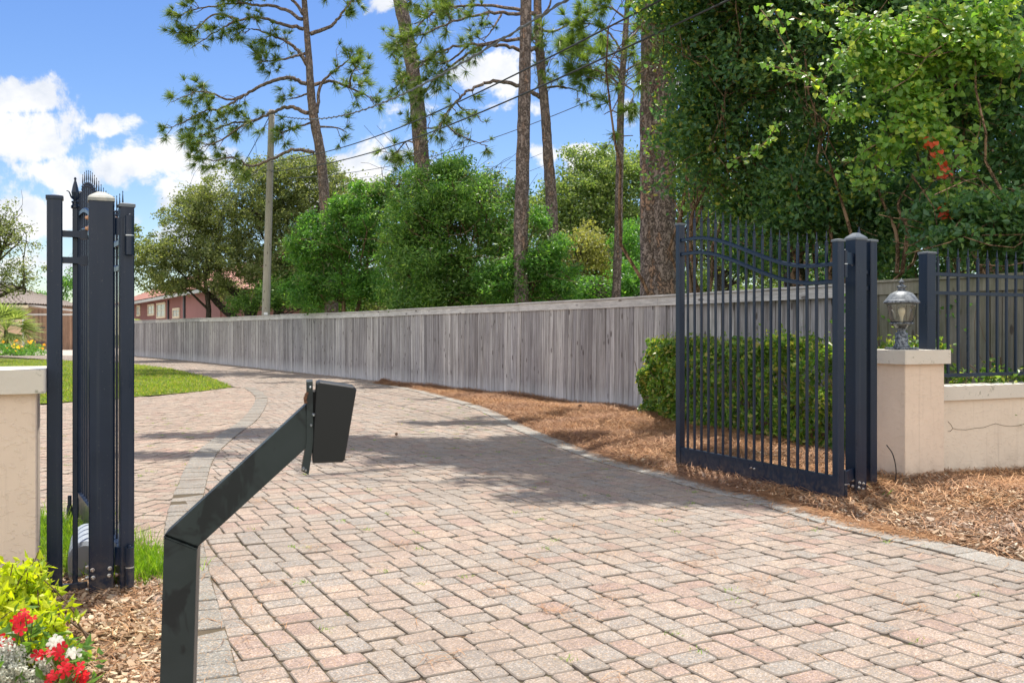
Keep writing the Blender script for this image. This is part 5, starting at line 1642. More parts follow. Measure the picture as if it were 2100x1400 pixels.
# shoots of young leaves poking left from the mass
# grape vine draped over the front
vb = blobs_px([(1800, 120, 10.9, 90, 70, .35), (1900, 90, 10.7, 120, 80, .35), (2000, 90, 10.5, 110, 70, .35), (1880, 190, 10.7, 90, 60, .3), (1900, 260, 10.6, 70, 45, .28), (1820, 300, 10.7, 36, 30, .2),
               (2020, 30, 10.5, 90, 50, .3), (2060, 110, 10.2, 50, 45, .25), (1790, 60, 10.9, 90, 40, .3), (1935, 330, 10.5, 26, 70, .15), (1945, 400, 10.5, 22, 50, .12), (1760, 230, 10.9, 34, 30, .2), (1770, 360, 10.7, 26, 18, .15)])
vt = thing('grape_vine', 'light green grape vine draped over the shaded trees with orange red tip', 'vine', (6.3, 10.6, 0))
pts, cc = leaf_points(vb, 420, .19, 15, r7, .75)
hv_ = []
nb = 90
runs = [[(1690, 165), (1640, 140), (1590, 60), (1560, 20)], [(1780, 60), (1730, 110), (1700, 140)], [(1730, 240), (1650, 160), (1560, 130)], [(1720, 250), (1690, 190), (1640, 150), (1562, 132)], [(2060, 100), (2050, 180), (2020, 220), (1975, 215)],
        [(1840, 280), (1790, 300), (1730, 340)], [(1950, 380), (1955, 430), (1970, 450)], [(1600, 250), (1560, 300), (1500, 330)], [(1700, 60), (1640, 40), (1580, 20)], [(1860, 230), (1850, 300), (1830, 350)], [(2000, 180), (2010, 260), (1985, 320)], [(1990, 330), (2000, 380), (1985, 410)], [(1900, 400), (1935, 440), (1945, 470)], [(2090, 60), (2095, 140), (2070, 200)], [(1760, 150), (1720, 200), (1700, 250)], [(1750, 20), (1690, 10), (1640, -10)]]
runp = []
bv = MB()
for r_ in runs:
    q = smooth_path([P(a, c, 10.75 + r7.normal() * .1) for a, c in r_], 12)
    bv.tube(q, .006, 5)
    idx = r7.integers(0, len(q), 52)
    runp.append(q[idx] + r7.normal(size=(52, 3)) * .04)
pts = np.concatenate([pts] + runp)


def heart_leaves(C, size, rng):
    n = len(C)
    nrm = unit(rng.normal(size=(n, 3)) * .55 + (0, -.75, .55))
    t_ = rng.normal(size=(n, 3)) * .6; t_[:, 2] -= 1.0
    t_ = unit(t_ - nrm * (t_ * nrm).sum(1)[:, None]); b_ = np.cross(nrm, t_)
    L = (size * rng.uniform(.6, 1.25, n))[:, None]
    shp = [(0, 0, 0), (.42, -.14, -.05), (.50, .2, -.10), (.30, .62, -.08), (0, 1.0, -.02), (-.30, .62, -.08), (-.50, .2, -.10), (-.42, -.14, -.05)]
    V = np.stack([C + b_ * L * x + t_ * L * y + nrm * L * z for x, y, z in shp], 1).reshape(-1, 3)
    q = np.arange(n)[:, None] * 8
    F = np.concatenate([q + np.array([0, 1, 2, 3]), q + np.array([0, 3, 4, 5]), q + np.array([0, 5, 6, 7])])
    return V, F


V, F = heart_leaves(pts, .064, r7)
raw_mesh('leaves', V, F, L_VINE, vt)
rline = smooth_path([P(1902, 268, 10.35), P(1908, 292, 10.35), P(1918, 312, 10.33), P(1930, 330, 10.33), P(1938, 350, 10.33), P(1936, 372, 10.33), P(1944, 400, 10.33), P(1942, 425, 10.33), P(1936, 448, 10.33)], 8)
bv.tube(rline, .004, 4)
fr_ = np.concatenate([r7.uniform(.05, .62, 30), r7.uniform(.82, 1, 12)])
rp = rline[(fr_ * (len(rline) - 1)).astype(int)] + r7.normal(size=(42, 3)) * (.045, .03, .02)
V, F = heart_leaves(rp, .062, r7)
raw_mesh('red_leaves', V, F, L_RED, vt)
for i in range(26):
    a = vb[r7.integers(len(vb))][0] + r7.normal(size=3) * (.5, .1, .3); e_ = a + r7.normal(size=3) * (.5, .15, .5)
    p_, q_ = limb(a, e_, .007, .003, r7, 6, .4, -.1); bv.tube(p_, q_, 4)
lo_ = limb(np.array((6.5, 10.8, 0)), vb[2][0], .03, .01, r7, 12, .3)
bv.tube(lo_[0], lo_[1], 6)
bv.build('stems', TANBARK, vt)
# creeper on the mossy part of the plank fence
iv = thing('creeper', 'green creeper climbing the mossy planks behind the lantern', 'creeper', (5.0, 9.7, 0))
ip = []
for k in range(260):
    s = r7.uniform(.2, 3.2); p_, d_, n_ = fence_at(s)
    z = r7.choice([r7.uniform(.3, 1.0), r7.uniform(.9, 1.75)], p=[.6, .4])
    if math.sin(s * 5 + z * 2) < -.1: continue
    ip.append(p_ + n_ * .05 + ZUP * z + r7.normal(size=3) * .03)
ip = np.array(ip); ip = np.repeat(ip, 4, 0) + r7.normal(size=(len(ip) * 4, 3)) * .05
V, F = heart_leaves(ip, .05, r7)
raw_mesh('leaves', V, F, L_BRIGHT, iv)
b = MB()
for k in range(16):
    s = r7.uniform(.2, 3.2); p_, d_, n_ = fence_at(s)
    q, rr_ = limb(p_ + n_ * .03, p_ + n_ * .03 + d_ * r7.normal() * .4 + ZUP * r7.uniform(1., 1.8), .006, .003, r7, 8, .3); b.tube(q, rr_, 4)
b.build('stems', TWIG, iv)
# low shrub between wall and plank fence
broadleaf('low_shrub', 'low green shrub behind the iron fence on the wall', (4.7, 9.0), [(np.array((4.55, 8.95, .75)), np.array((.28, .22, .34))), (np.array((5.0, 9.1, .7)), np.array((.25, .2, .3)))],
          46, .14, 36, .06, L_HEDGE, r7, myrtle_trunks(4.7, 9.0, 4, .8, r7, .2, .012), TWIG, .5, 'shrub', branches=6)

# the high crown over the drive (only its shade is in the picture)
r8 = np.random.default_rng(8)


def over(px, py, z, rx, ry, rz):
    g = G(px, py); z = z - 2.6; k = z / math.tan(SUN_EL)
    return (np.array((g[0] + k * math.sin(SUN_AZ), g[1] + k * math.cos(SUN_AZ), z)), np.array((rx, ry, rz)))


hb = [over(850, 915, 11, 1.0, .75, .5), over(1000, 930, 11.5, 1.0, .8, .5), over(1130, 958, 11, 1.0, .55, .5), over(1250, 990, 10.5, .8, .42, .5), over(1400, 1012, 10.5, .9, .26, .4),
      over(700, 905, 11.5, .7, .45, .4), over(1120, 905, 12, .8, .5, .4), over(420, 895, 11.5, 1.1, .25, .3), over(340, 935, 11, .8, .22, .3), over(560, 885, 12, .8, .3, .3),
      over(960, 868, 12, 1.3, .25, .3), over(1470, 950, 10.5, .45, .3, .3), over(1040, 985, 11, .35, .12, .25), over(1530, 1030, 10.5, .6, .14, .3), over(1230, 1022, 10.5, .7, .16, .3), over(880, 945, 11, .7, .25, .3)]
broadleaf('oak_tree', 'tall oak leaning over the drive, its shade falling across the pavers', (6.4, 19.5), hb, 860, .27, 64, .12, L_DEEP, r8,
          [(limb((6.4, 19.5, -.1), (3.2, 15.0, 9.0), .26, .10, r8, 14, .2)[0], np.linspace(.26, .10, 14)), (limb((3.2, 15.0, 9.0), (-1.5, 12.0, 9.2), .10, .03, r8, 10, .2)[0], np.linspace(.10, .03, 10))],
          GREYBARK, .5, branches=40, group='broadleaf trees beyond the fence')

# ------------------------------------------------------------------ utility pole and lines
pt = thing('utility_pole', 'weathered round wooden utility pole behind the plank fence', 'utility pole', P(545, 690, 38.5) * (1, 1, 0))
pb = P(545, 650, 38.5); ptop = P(557.5, 226, 38.5)
bot = pb + (pb - ptop) * (pb[2] + .1) / (ptop[2] - pb[2])
MB().tube(np.linspace(bot, ptop, 14), np.linspace(.185, .125, 14), 14, jit=.02, rng=r8).build('pole', POLEWOOD, pt, smooth=True)
for zz in (.985, .765, .70):
    q = bot + (ptop - bot) * zz
    MB().lathe(q - (0, 0, .03), [(.14, 0), (.14, .05)], 12).build('clamp', LMET, pt)
MB().obox(P(545, 643, 38.32), (1, 0, 0), (0, 1, 0), ZUP, .16, .02, .10).build('tag_plate', SILVER, pt)


def wire(a, b_, r_, sag, label, mat=WIRE, wave=0.0, group='overhead lines from the pole'):
    t_ = np.linspace(0, 1, 60)[:, None]
    p_ = a * (1 - t_) + b_ * t_; p_[:, 2] -= np.sin(t_[:, 0] * math.pi) * sag
    o = MB().tube(p_, r_, 6).build('power_line', mat, None, base=a)
    if wave:
        MBs = MB(); tt = np.linspace(0, 1, 500)[:, None]
        q = a * (1 - tt) + b_ * tt; q[:, 2] -= np.sin(tt[:, 0] * math.pi) * sag
        ph = tt[:, 0] * 260
        q[:, 2] += np.sin(ph) * wave; q[:, 1] += np.cos(ph) * wave
        MBs.tube(q, r_ * .7, 4).build('wrapped_strand', mat, o)
    return tag(o, label, 'power line', group)


ay2 = 9.0
wire(P(562, 236, 38.4), P(1290, -80, 12.0), .016, .9, 'thick twisted overhead cable, topmost on the pole', WIREG, .03)
wire(P(556, 332, 38.4), P(1500, -75, 12.0), .015, .55, 'middle black overhead cable running from the pole', WIRE)
wire(P(556, 352, 38.4), P(1560, -30, 12.0), .016, .55, 'lower black overhead cable running from the pole', WIRE)
wire(P(590, 366, 44), P(1620, 20, 22.0), .012, 1.0, 'thin faint overhead wire below the thick cables', WIREG)
wire(P(552, 240, 38.4), P(400, 440, 52.0), .018, .8, 'cable dropping left from the pole top', WIRE)
wire(P(552, 334, 38.4), P(330, 452, 56.0), .014, .4, 'upper thin cable leaving the pole to the left', WIREG)
wire(P(552, 352, 38.4), P(330, 480, 56.0), .014, .4, 'lower thin cable leaving the pole to the left', WIREG)

# ------------------------------------------------------------------ far houses
m, nt = new_mat('red_brick_paint'); co = obj_co(nt)
finish(nt, nt.mix(nt.noise(co, 1.5, 5), (.25, .105, .09), (.20, .085, .07)), .85, nt.noise(co, 12, 4), .4, .02); REDWALL = m
m, nt = new_mat('pink_wall'); co = obj_co(nt)
finish(nt, nt.mix(nt.noise(co, 1.2, 5), (.34, .165, .15), (.29, .13, .12)), .85); PINKWALL = m
m, nt = new_mat('cream_trim'); finish(nt, (.66, .58, .42), .7); CREAM = m
m, nt = new_mat('window_pane'); finish(nt, (.30, .36, .42), .12, spec=.8); PANE = m
m, nt = new_mat('grey_gutter'); finish(nt, (.52, .53, .50), .5); GUTTER = m
m, nt = new_mat('dark_trim'); finish(nt, (.045, .05, .06), .5); DARKTRIM = m


def tile_roof(name, a, b_, c, d_, mat, parent, nx, ny, amp=.05):
    """curved roof tiles over the quad a,b (eave) c,d (top)"""
    gx_ = nx * 6; gy = ny * 3
    V = []
    a, b_, c, d_ = [np.asarray(q, float) for q in (a, b_, c, d_)]
    nrm = unit(np.cross(b_ - a, d_ - a))
    if nrm[2] < 0: nrm = -nrm
    for j in range(gy + 1):
        v = j / gy
        for i in range(gx_ + 1):
            u_ = i / gx_
            p_ = (a * (1 - u_) + b_ * u_) * (1 - v) + (d_ * (1 - u_) + c * u_) * v
            h = abs(math.sin(u_ * nx * math.pi)) * amp + (1 - (v * ny) % 1.0) * amp * .9
            V.append(p_ + nrm * h)
    F = [[j * (gx_ + 1) + i, j * (gx_ + 1) + i + 1, (j + 1) * (gx_ + 1) + i + 1, (j + 1) * (gx_ + 1) + i] for j in range(gy) for i in range(gx_)]
    o = raw_mesh(name, V, F, mat, parent)
    return o


m, nt = new_mat('red_roof_tiles'); co = obj_co(nt)
finish(nt, nt.mix(nt.noise(co, 2.5, 6), (.42, .20, .15), (.32, .15, .11)), .8); REDTILE = m
m, nt = new_mat('tan_roof_tiles'); co = obj_co(nt)
finish(nt, nt.mix(nt.noise(co, 3, 6), (.30, .25, .21), (.18, .15, .13)), .85); TANTILE = m
A = np.array((-32.0, 75.5, 0)) * 1.27; B = np.array((-19.2, 53.8, 0)) * 1.27; Cc = B + (A - B) / np.linalg.norm(A - B) * -4.0
wd = unit(B - A); wn = np.array((wd[1], -wd[0], 0));
if wn @ (np.array((0, 0, 0)) - A) < 0: wn = -wn
hs = thing('red_house', 'red house with clay tile roof and cream window frames behind the oak', 'house', A)
zE = 4.15


def slab(a, b_, z0, z1, th, mat, name, parent, out=0.0):
    mid = (a + b_) / 2 - wn * (th / 2 - out)
    return MB().obox(mid + ZUP * (z0 + z1) / 2, wd, wn, ZUP, np.linalg.norm(b_ - a), th, z1 - z0).build(name, mat, parent)


slab(A, B, -.04, zE, .3, REDWALL, 'wall', hs)
slab(B + wd * .01, Cc + wd * 8, -.04, zE, .3, PINKWALL, 'wall', hs)
bk = -wn * 11
slab(A + bk, Cc + wd * 8 + bk, -.04, zE, .3, REDWALL, 'wall', hs)
for e0 in (A - wd * .16, Cc + wd * 8.16):
    MB().bar(e0 - wn * .15 + ZUP * zE / 2, e0 + bk + wn * -.15 + ZUP * zE / 2, .3, zE).build('wall', PINKWALL, hs)
e1 = A + wn * .7 - wd * .6; e2 = Cc + wd * 8.6 + wn * .7
rg1 = A - wn * 5.5 + wd * 4.5; rg2 = Cc + wd * 3.5 - wn * 5.5
rz = 6.9
tile_roof('roof', e1 + ZUP * (zE + .02), e2 + ZUP * (zE + .02), rg2 + ZUP * rz, rg1 + ZUP * rz, REDTILE, hs, 90, 16, .06)
b1 = A - wn * 11.7 - wd * .6; b2 = Cc + wd * 8.6 - wn * 11.7
raw_mesh('roof', [b1 + ZUP * zE, b2 + ZUP * zE, rg2 + ZUP * rz, rg1 + ZUP * rz], [[0, 1, 2, 3]], REDTILE, hs)
raw_mesh('roof', [e1 + ZUP * zE, b1 + ZUP * zE, rg1 + ZUP * rz, rg1 + ZUP * rz + (0, 0, .01)], [[0, 1, 2, 3]], REDTILE, hs)
raw_mesh('roof', [e2 + ZUP * zE, b2 + ZUP * zE, rg2 + ZUP * rz, rg2 + ZUP * rz + (0, 0, .01)], [[0, 1, 2, 3]], REDTILE, hs)
MB().bar(e1 + ZUP * (zE - .08), e2 + ZUP * (zE - .08), .10, .22, side=wn).build('gutter', GUTTER, hs)


def on_wall(px):
    """plan point of the wall line seen in column px"""
    k = (px - 1050) / FPX
    # A + s*wd with x = k*y
    s = (k * A[1] - A[0]) / (wd[0] - k * wd[1])
    return A + wd * s


for (x0, x1, y0, y1) in [(281, 288, 626, 648), (304, 317, 624, 647), (322, 340, 621, 652), (355, 369, 632, 652)]:
    p0, p1 = on_wall(x0), on_wall(x1); ym = (p0[1] + p1[1]) / 2
    z1 = EYE - (y0 - HY) / FPX * ym; z0 = EYE - (y1 - HY) / FPX * ym
    w_ = np.linalg.norm(p1 - p0); c = (p0 + p1) / 2
    fr_ = MB()
    for s_ in (-1, 1): fr_.obox(c + wd * s_ * (w_ / 2 - .06) + wn * .03 + ZUP * (z0 + z1) / 2, wd, wn, ZUP, .16, .08, z1 - z0)
    for zz in (z0 + .06, z1 - .06): fr_.obox(c + wn * .034 + ZUP * zz, wd, wn, ZUP, w_ - .3 if w_ > .5 else w_, .08, .16)
    fr_.obox(c + wn * .02 + ZUP * (z0 + z1) / 2, wd, wn, ZUP, .04, .05, z1 - z0 - .3)
    fr_.obox(c + wn * .016 + ZUP * (z0 + z1) / 2, wd, wn, ZUP, w_ - .3 if w_ > .5 else w_, .05, .04)
    wo = fr_.build('window', CREAM, hs)
    MB().obox(c + wn * .006 + ZUP * (z0 + z1) / 2, wd, wn, ZUP, w_ - .2, .02, z1 - z0 - .2).build('pane', PANE, wo)
q = on_wall(347); MB().tube([q + wn * .08, q + wn * .08 + ZUP * (zE - .2)], .07, 8).build('downspout', DARKTRIM, hs)
q = on_wall(379.5); MB().obox(q + wn * .06 + ZUP * zE / 2, wd, wn, ZUP, .42, .12, zE - .1).build('corner_trim', DARKTRIM, hs)

# house, plank gate, palm at the far left
YL = 75.0
m, nt = new_mat('peach_wall'); finish(nt, (.62, .44, .30), .85); PEACH = m
hl = thing('peach_house', 'peach house with grey tile hip roof at the far left', 'house', P(10, 717, YL) * (1, 1, 0))
xr = P(51, 0, YL)[0]; xl = xr - 14
zE2 = 3.6
MB().box((xl, YL, -.04), (xr, YL + 9, zE2)).build('wall', PEACH, hl)
ov = .55
E0, E1, E2, E3 = [np.array(q) for q in ((xl - ov, YL - ov, zE2 + .02), (xr + ov, YL - ov, zE2 + .02), (xr + ov, YL + 9 + ov, zE2 + .02), (xl - ov, YL + 9 + ov, zE2 + .02))]
R0 = np.array((xl + 4.2, YL + 4.5, 5.5)); R1 = np.array((xr - 4.2, YL + 4.5, 5.5))
tile_roof('roof', E0, E1, R1, R0, TANTILE, hl, 34, 9, .10)
tile_roof('roof', E1, E2, R1, R1 + (0, .01, 0), TANTILE, hl, 24, 9, .10)
raw_mesh('roof', [E2, E3, R0, R1], [[0, 1, 2, 3]], TANTILE, hl)
raw_mesh('roof', [E3, E0, R0 + (0, .01, 0), R0], [[0, 1, 2, 3]], TANTILE, hl)
MB().box((xl - ov, YL - ov, zE2 - .22), (xr + ov, YL - ov + .1, zE2 - .002)).build('fascia', CREAM, hl)
MB().bar((xr - .08, YL - .08, 0), (xr - .08, YL - .08, zE2 - .3), .16, .12).build('downspout', GUTTER, hl)
MB().box((xl + 5, YL - .06, 1.0), (xl + 7, YL - .001, 2.6)).build('window', PANE, hl)
fg = thing('plank_gate', 'far brown plank gate and fence beside the peach house', 'wooden gate', P(100, 717, YL) * (1, 1, 0))
b = MB(); x = xr + .12; xe = P(151, 0, YL)[0]
while x < xe:
    tpz = 3.65 - .45 * (x - xr) / (xe - xr)
    b.box((x, YL + .3 + r8.uniform(0, .01), 0), (x + .145, YL + .33, tpz - .25)); x += .152
b.build('board_panel', BROWNWOOD, fg)
MB().bar((xr + .05, YL + .25, 3.62), (xe, YL + .25, 3.18), .10, .16).build('top_rail', CAPWOOD, fg)
MB().bar((xr + .05, YL + .27, 2.86), (xe, YL + .27, 2.86), .06, .16).build('rail', CAPWOOD, fg)
dx0, dx1 = P(66, 0, YL)[0], P(99, 0, YL)[0]
b = MB()
for xx in (dx0, dx1): b.box((xx - .02, YL + .275, .1), (xx + .02, YL + .295, 2.7))
b.build('door_joint', DARKTRIM, fg)
for zz in (.55, 1.75):
    MB().box((dx0, YL + .25, zz), (dx0 + .9, YL + .272, zz + .1)).build('strap_hinge', DARKTRIM, fg)


def palm(name, label, c, h, R, nf, rng, lean=0.0):
    t = thing(name, label, 'palm', (c[0], c[1], 0))
    top = np.array((c[0] + lean, c[1], h))
    MB().tube([np.array((c[0], c[1], -.05)), top], [.16, .12], 9).build('trunk', GREYBARK, t)
    V = []; F = []; n0 = 0
    for i in range(nf):
        a = rng.uniform(0, 2 * math.pi); el = rng.uniform(-.35, 1.35)
        d = np.array((math.cos(a) * math.cos(el), math.sin(a) * math.cos(el), math.sin(el)))
        L = R * rng.uniform(.75, 1.05)
        hub = top + d * L * .5
        side = unit(np.cross(d, ZUP + 1e-3)); up_ = np.cross(side, d)
        V += [top - side * .02, top + side * .02, hub + side * .02, hub - side * .02]; F.append([n0, n0 + 1, n0 + 2, n0 + 3]); n0 += 4
        for k in range(13):
            an = (k - 6) / 6 * 1.25
            dd = unit(d * math.cos(an) + side * math.sin(an) + up_ * rng.normal() * .08)
            tip = hub + dd * L * .55; tip[2] -= L * .14
            s2 = np.cross(dd, up_) * .035
            V += [hub - s2, hub + s2, (hub + tip) / 2 + s2 * 1.3, tip]; F.append([n0, n0 + 1, n0 + 2, n0 + 3]); n0 += 4
    raw_mesh('fronds', V, F, L_PALM, t)
    return t


palm('palm_tree', 'low fan palm in the bed at the left edge', P(12, 715, 60), 1.5, 2.5, 90, r8)
palm('palm_tree', 'small pale palm tips above the fence before the red house', P(278, 690, 60.5), 1.6, 1.1, 34, r8)
# far flower bed
fbp = thing('flower_bed_shrub', 'far shrub bed with orange and yellow flowers under the palm', 'shrub', P(20, 725, 56) * (1, 1, 0))
bl = [(P(x_, 712 + r8.uniform(-4, 10), 56 + r8.uniform(-3, 3)), np.array((.7, .7, .38))) for x_ in range(-60, 90, 9)]
for bb_ in bl: bb_[0][2] = r8.uniform(.1, .45)
pts, cc = leaf_points(bl, 150, .28, 30, r8)
V, F = leaf_quads(pts, .12, .5, r8, .6)
raw_mesh('foliage', V, F, L_BRIGHT, fbp)
fp = cc[r8.integers(0, len(cc), 60)] + r8.normal(size=(60, 3)) * .1 + (0, 0, .25)
V, F = leaf_quads(fp, .2, .9, r8, .8)
raw_mesh('flowers', V, F, PETAL_ORANGE, fbp)

# ------------------------------------------------------------------ planting in the left foreground
r9 = np.random.default_rng(9)


def sprig_shrub(name, label, cat, stems, lsize, mat, rng, aspect=.5, per=26, rad=.05):
    base = np.mean([s[0] for s in stems], 0)
    t = thing(name, label, cat, (base[0], base[1], 0))
    b = MB(); C = []; O = []
    for a, e_ in stems:
        p_, r_ = limb(a, e_, .006, .002, rng, 8, .15); b.tube(p_, r_, 5)
        for k in range(per):
            f = rng.uniform(.3, 1); q = p_[0] * 0 + np.array([np.interp(f * 7, np.arange(8), p_[:, i]) for i in range(3)])
            o = unit(rng.normal(size=3) + (0, 0, .5))
            C.append(q + o * rad * rng.uniform(.3, 1)); O.append(o)
    b.build('stems', TWIG, t)
    V, F = leaf_quads(np.array(C), lsize, aspect, rng, .6, .10, out=np.array(O) * 1.5)
    raw_mesh('leaves', V, F, mat, t)
    return t


st = []
for (px, py, Y, k, sp) in [(15, 1170, 4.0, 10, 30), (55, 1160, 4.0, 8, 22), (80, 1145, 4.0, 4, 14), (40, 1210, 3.9, 12, 36), (85, 1210, 4.0, 6, 14), (10, 1240, 3.85, 10, 30), (60, 1250, 3.8, 10, 34)]:
    for i in range(k):
        e_ = P(px + r9.normal() * sp * .7, py + r9.normal() * 14, Y + r9.normal() * .08)
        st.append((np.array((-2.1 + r9.normal() * .12, 3.98 + r9.normal() * .08, 0)), e_))
sprig_shrub('lime_shrub', 'tall yellow green leafy shrub against the left pillar', 'shrub', st, .052, L_LIME, r9, .5, 30, .055)
st = []
for (px, py, Y, k, sp) in [(20, 1295, 3.7, 12, 30), (70, 1275, 3.75, 10, 26), (105, 1285, 3.75, 8, 16), (120, 1270, 3.78, 3, 8), (85, 1310, 3.7, 8, 24), (40, 1320, 3.65, 8, 24)]:
    for i in range(k):
        e_ = P(px + r9.normal() * sp * .6, py + r9.normal() * 10, Y + r9.normal() * .06)
        st.append((np.array((-1.95 + r9.normal() * .12, 3.75 + r9.normal() * .06, 0)), e_))
sprig_shrub('lime_shrub', 'lower yellow green shrub behind the red flowers', 'shrub', st, .045, L_LIME, r9, .55, 26, .05)


def five_petals(C, size, rng, face=(.25, -.8, .55)):
    V = []; F = []; n0 = 0
    for c in C:
        nrm = unit(np.array(face) + rng.normal(size=3) * .45); a_ = unit(np.cross(nrm, rng.normal(size=3))); b_ = np.cross(nrm, a_)
        s = size * rng.uniform(.8, 1.15)
        for k in range(5):
            an = k * 2 * math.pi / 5 + rng.normal() * .05
            d = a_ * math.cos(an) + b_ * math.sin(an); q = np.cross(nrm, d)
            V += [c, c + d * s * .35 + q * s * .2 + nrm * s * .05, c + d * s * .8 + q * s * .34, c + d * s * 1.0 + nrm * s * .02, c + d * s * .8 - q * s * .34, c + d * s * .35 - q * s * .2 + nrm * s * .05]
            F.append([n0 + j for j in range(6)]); n0 += 6
    return np.array(V), np.array(F)


def flower_plant(name, label, base, blooms, mat, rng, foliage):
    t = thing(name, label, 'flower', base, 'bedding flowers by the left pillar')
    C = np.array([P(*q) for q in blooms])
    V, F = five_petals(C, .024, rng)
    raw_mesh('blossoms', V, F, mat, t)
    b = MB()
    for c in C:
        p_, r_ = limb(np.array((base[0] + rng.normal() * .05, base[1] + rng.normal() * .04, 0)), c, .004, .002, rng, 6, .2); b.tube(p_, r_, 5)
    b.build('stems', STEM, t)
    Lc = np.concatenate([P(a, c, Y) + rng.normal(size=(n_, 3)) * s for a, c, Y, n_, s in foliage])
    V, F = leaf_quads(Lc, .05, .42, rng, .9, .1)
    raw_mesh('leaves', V, F, L_FLOWERLEAF, t)
    return t


j = lambda px, py, Y, n_, sx, sy: [(px + r9.normal() * sx, py + r9.normal() * sy, Y + r9.normal() * .03) for _ in range(n_)]
flower_plant('red_vinca', 'red flowers on a stem above the silver leaves', np.array((-1.86, 3.5, 0)), j(35, 1270, 3.45, 4, 13, 6) + j(60, 1263, 3.45, 3, 9, 7) + j(30, 1290, 3.43, 3, 12, 6) + j(10, 1308, 3.42, 3, 12, 7), PETAL_RED, r9,
             [(50, 1310, 3.5, 26, .05), (85, 1312, 3.5, 18, .04), (40, 1335, 3.5, 30, .07)])
flower_plant('red_vinca', 'sprawling red flowers low beside the mulch, right of the silver leaves', np.array((-1.68, 3.42, 0)), j(95, 1338, 3.4, 4, 10, 5) + j(125, 1340, 3.4, 4, 8, 7) + j(140, 1368, 3.38, 6, 12, 6) + j(165, 1380, 3.38, 4, 8, 6) + j(110, 1390, 3.36, 3, 12, 6), PETAL_RED, r9,
             [(120, 1365, 3.45, 34, .06), (165, 1350, 3.45, 16, .04), (175, 1340, 3.47, 10, .03), (150, 1395, 3.4, 26, .06), (60, 1400, 3.4, 40, .09), (40, 1390, 3.5, 30, .08)])
flower_plant('white_vinca', 'white flowers between the red blossoms', np.array((-1.75, 3.52, 0)), j(110, 1318, 3.45, 4, 8, 4) + j(148, 1338, 3.45, 3, 7, 4) + j(85, 1350, 3.43, 3, 8, 4), PETAL_WHITE, r9,
             [(110, 1335, 3.5, 20, .05), (150, 1345, 3.5, 12, .04)])
for lb, spots in (('large silvery lace leaved plant in the bottom left corner', [(20, 1330, 3.42, 12, 24), (5, 1370, 3.40, 12, 24), (45, 1370, 3.40, 8, 18), (15, 1400, 3.36, 10, 26)]),
                  ('smaller silvery lace leaved plant between the red flowers', [(80, 1380, 3.4, 6, 12), (100, 1360, 3.4, 5, 10), (70, 1400, 3.38, 6, 14)])):
    c0 = P(spots[0][0], 1400, 3.45)
    t = thing('dusty_miller', lb, 'silver plant', (c0[0], c0[1], 0), 'silvery plants in the flower bed')
    C = []; b = MB()
    for (px, py, Y, k, sp) in spots:
        for i in range(k):
            e_ = P(px + r9.normal() * sp * .6, py + r9.normal() * sp * .5, Y + r9.normal() * .03)
            a = np.array((c0[0] + r9.normal() * .04, c0[1] + r9.normal() * .04, 0))
            p_, r_ = limb(a, e_, .004, .002, r9, 7, .15); b.tube(p_, r_, 5)
            d = unit(p_[-1] - p_[-2]); sd = unit(np.cross(d, (0, 1, .3)))
            for m_ in range(9):
                f = m_ / 8
                for sg in (-1, 1):
                    q = e_ - d * .07 * (1 - f)
                    for w_ in range(3):
                        C.append(q + sd * sg * (.010 + .010 * w_) * (1.1 - .6 * f) + d * .006 * w_ + r9.normal(size=3) * .002)
    b.build('stems', L_SILVER, t)
    V, F = leaf_quads(np.array(C), .017, .6, r9, .6, .05)
    raw_mesh('leaves', V, F, L_SILVER, t)

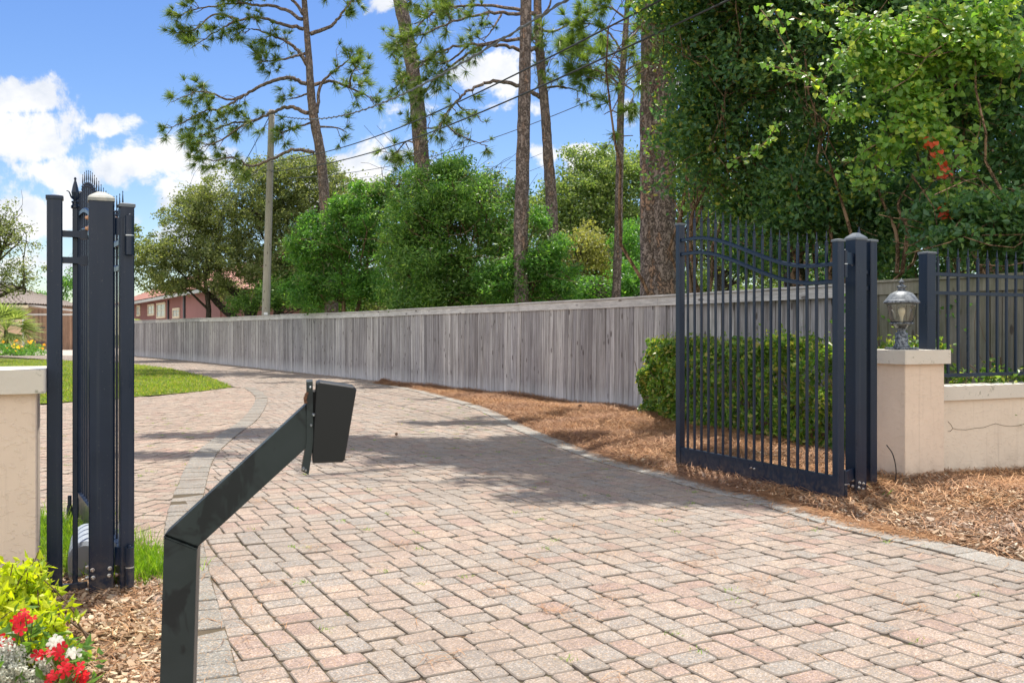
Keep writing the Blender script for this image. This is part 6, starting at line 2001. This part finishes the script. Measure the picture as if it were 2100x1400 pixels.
# blades by the right post, cones on the straw
bt = thing('sprouting_weed', 'few broad green blades sprouting by the right gate post', 'weed', (2.95, 7.45, 0))
V = []; F = []
for i, (px, py, dx, dz) in enumerate([(1812, 1030, 22, 30), (1795, 1020, -18, 34), (1806, 1028, 10, 22), (1790, 1018, -10, 20)]):
    a = G(px, py); e_ = a + np.array((dx * .0038, 0, dz * .0038)); m_ = (a + e_) / 2 + (0, 0, .02)
    s_ = np.array((.008, .004, 0)); n0 = len(V)
    V += [a - s_, a + s_, m_ + s_ * 1.2, m_ - s_ * 1.2, e_]; F += [[n0, n0 + 1, n0 + 2, n0 + 3], [n0 + 3, n0 + 2, n0 + 4, n0 + 4]]
raw_mesh('blades', V, [f for q in F for f in (q if q[2] != q[3] else q[:3])], L_BRIGHT, bt, sizes=[4, 3] * 4)
m, nt = new_mat('pine_cone_mat'); co = obj_co(nt); finish(nt, nt.mix(nt.noise(co, 60, 3), (.13, .075, .05), (.24, .16, .11)), .9); CONE = m


def cone(c, s, rng):
    b = MB(); ax = unit(rng.normal(size=3) * (1, 1, .3)); rf_ = unit(np.cross(ax, (0, 0, 1.))); r2_ = np.cross(ax, rf_)
    b.lathe(c - ax * s * .9, [(.1 * s, 0), (.45 * s, s * .4), (.5 * s, s), (.3 * s, s * 1.6), (.05 * s, s * 1.9)], 9, ax)
    for i in range(46):
        f = i / 46; a = i * 2.4; rr_ = s * (.45 + .35 * math.sin(f * 3.0))
        o = rf_ * math.cos(a) + r2_ * math.sin(a); q = c + ax * s * (-.8 + 1.6 * f)
        t_ = np.cross(ax, o)
        b.add([q + o * rr_ * .4 - t_ * s * .12, q + o * rr_ * .4 + t_ * s * .12, q + o * rr_ + t_ * s * .16 + ax * s * .12, q + o * (rr_ + .06 * s) + ax * s * .16, q + o * rr_ - t_ * s * .16 + ax * s * .12], [[0, 1, 2, 3, 4]])
    return b


for (px, py, lb) in [(1367, 905, 'pine cone on the straw just left of the open gate leaf'), (1349, 911, 'smaller pine cone beside another on the straw left of the gate'), (1313, 862, 'pine cone at the foot of the plank fence near the hedge'),
                     (1190, 848, 'pine cone lying against the plank fence'), (813, 891, 'dry brown cone alone on the pavers right of the call box'), (1332, 858, 'pine cone tucked under the hedge end')]:
    g = G(px, py, .03)
    z = float(bed_height_right(g[None, :2])[0]) if px != 813 else .02
    s = .034 if 'smaller' in lb else .024 if px == 813 else .045
    tag(cone(np.array((g[0], g[1], z + s * .8)), s, r9).build('pine_cone', CONE, None, base=(g[0], g[1], z)), lb, 'pine cone', 'pine cones on the ground')
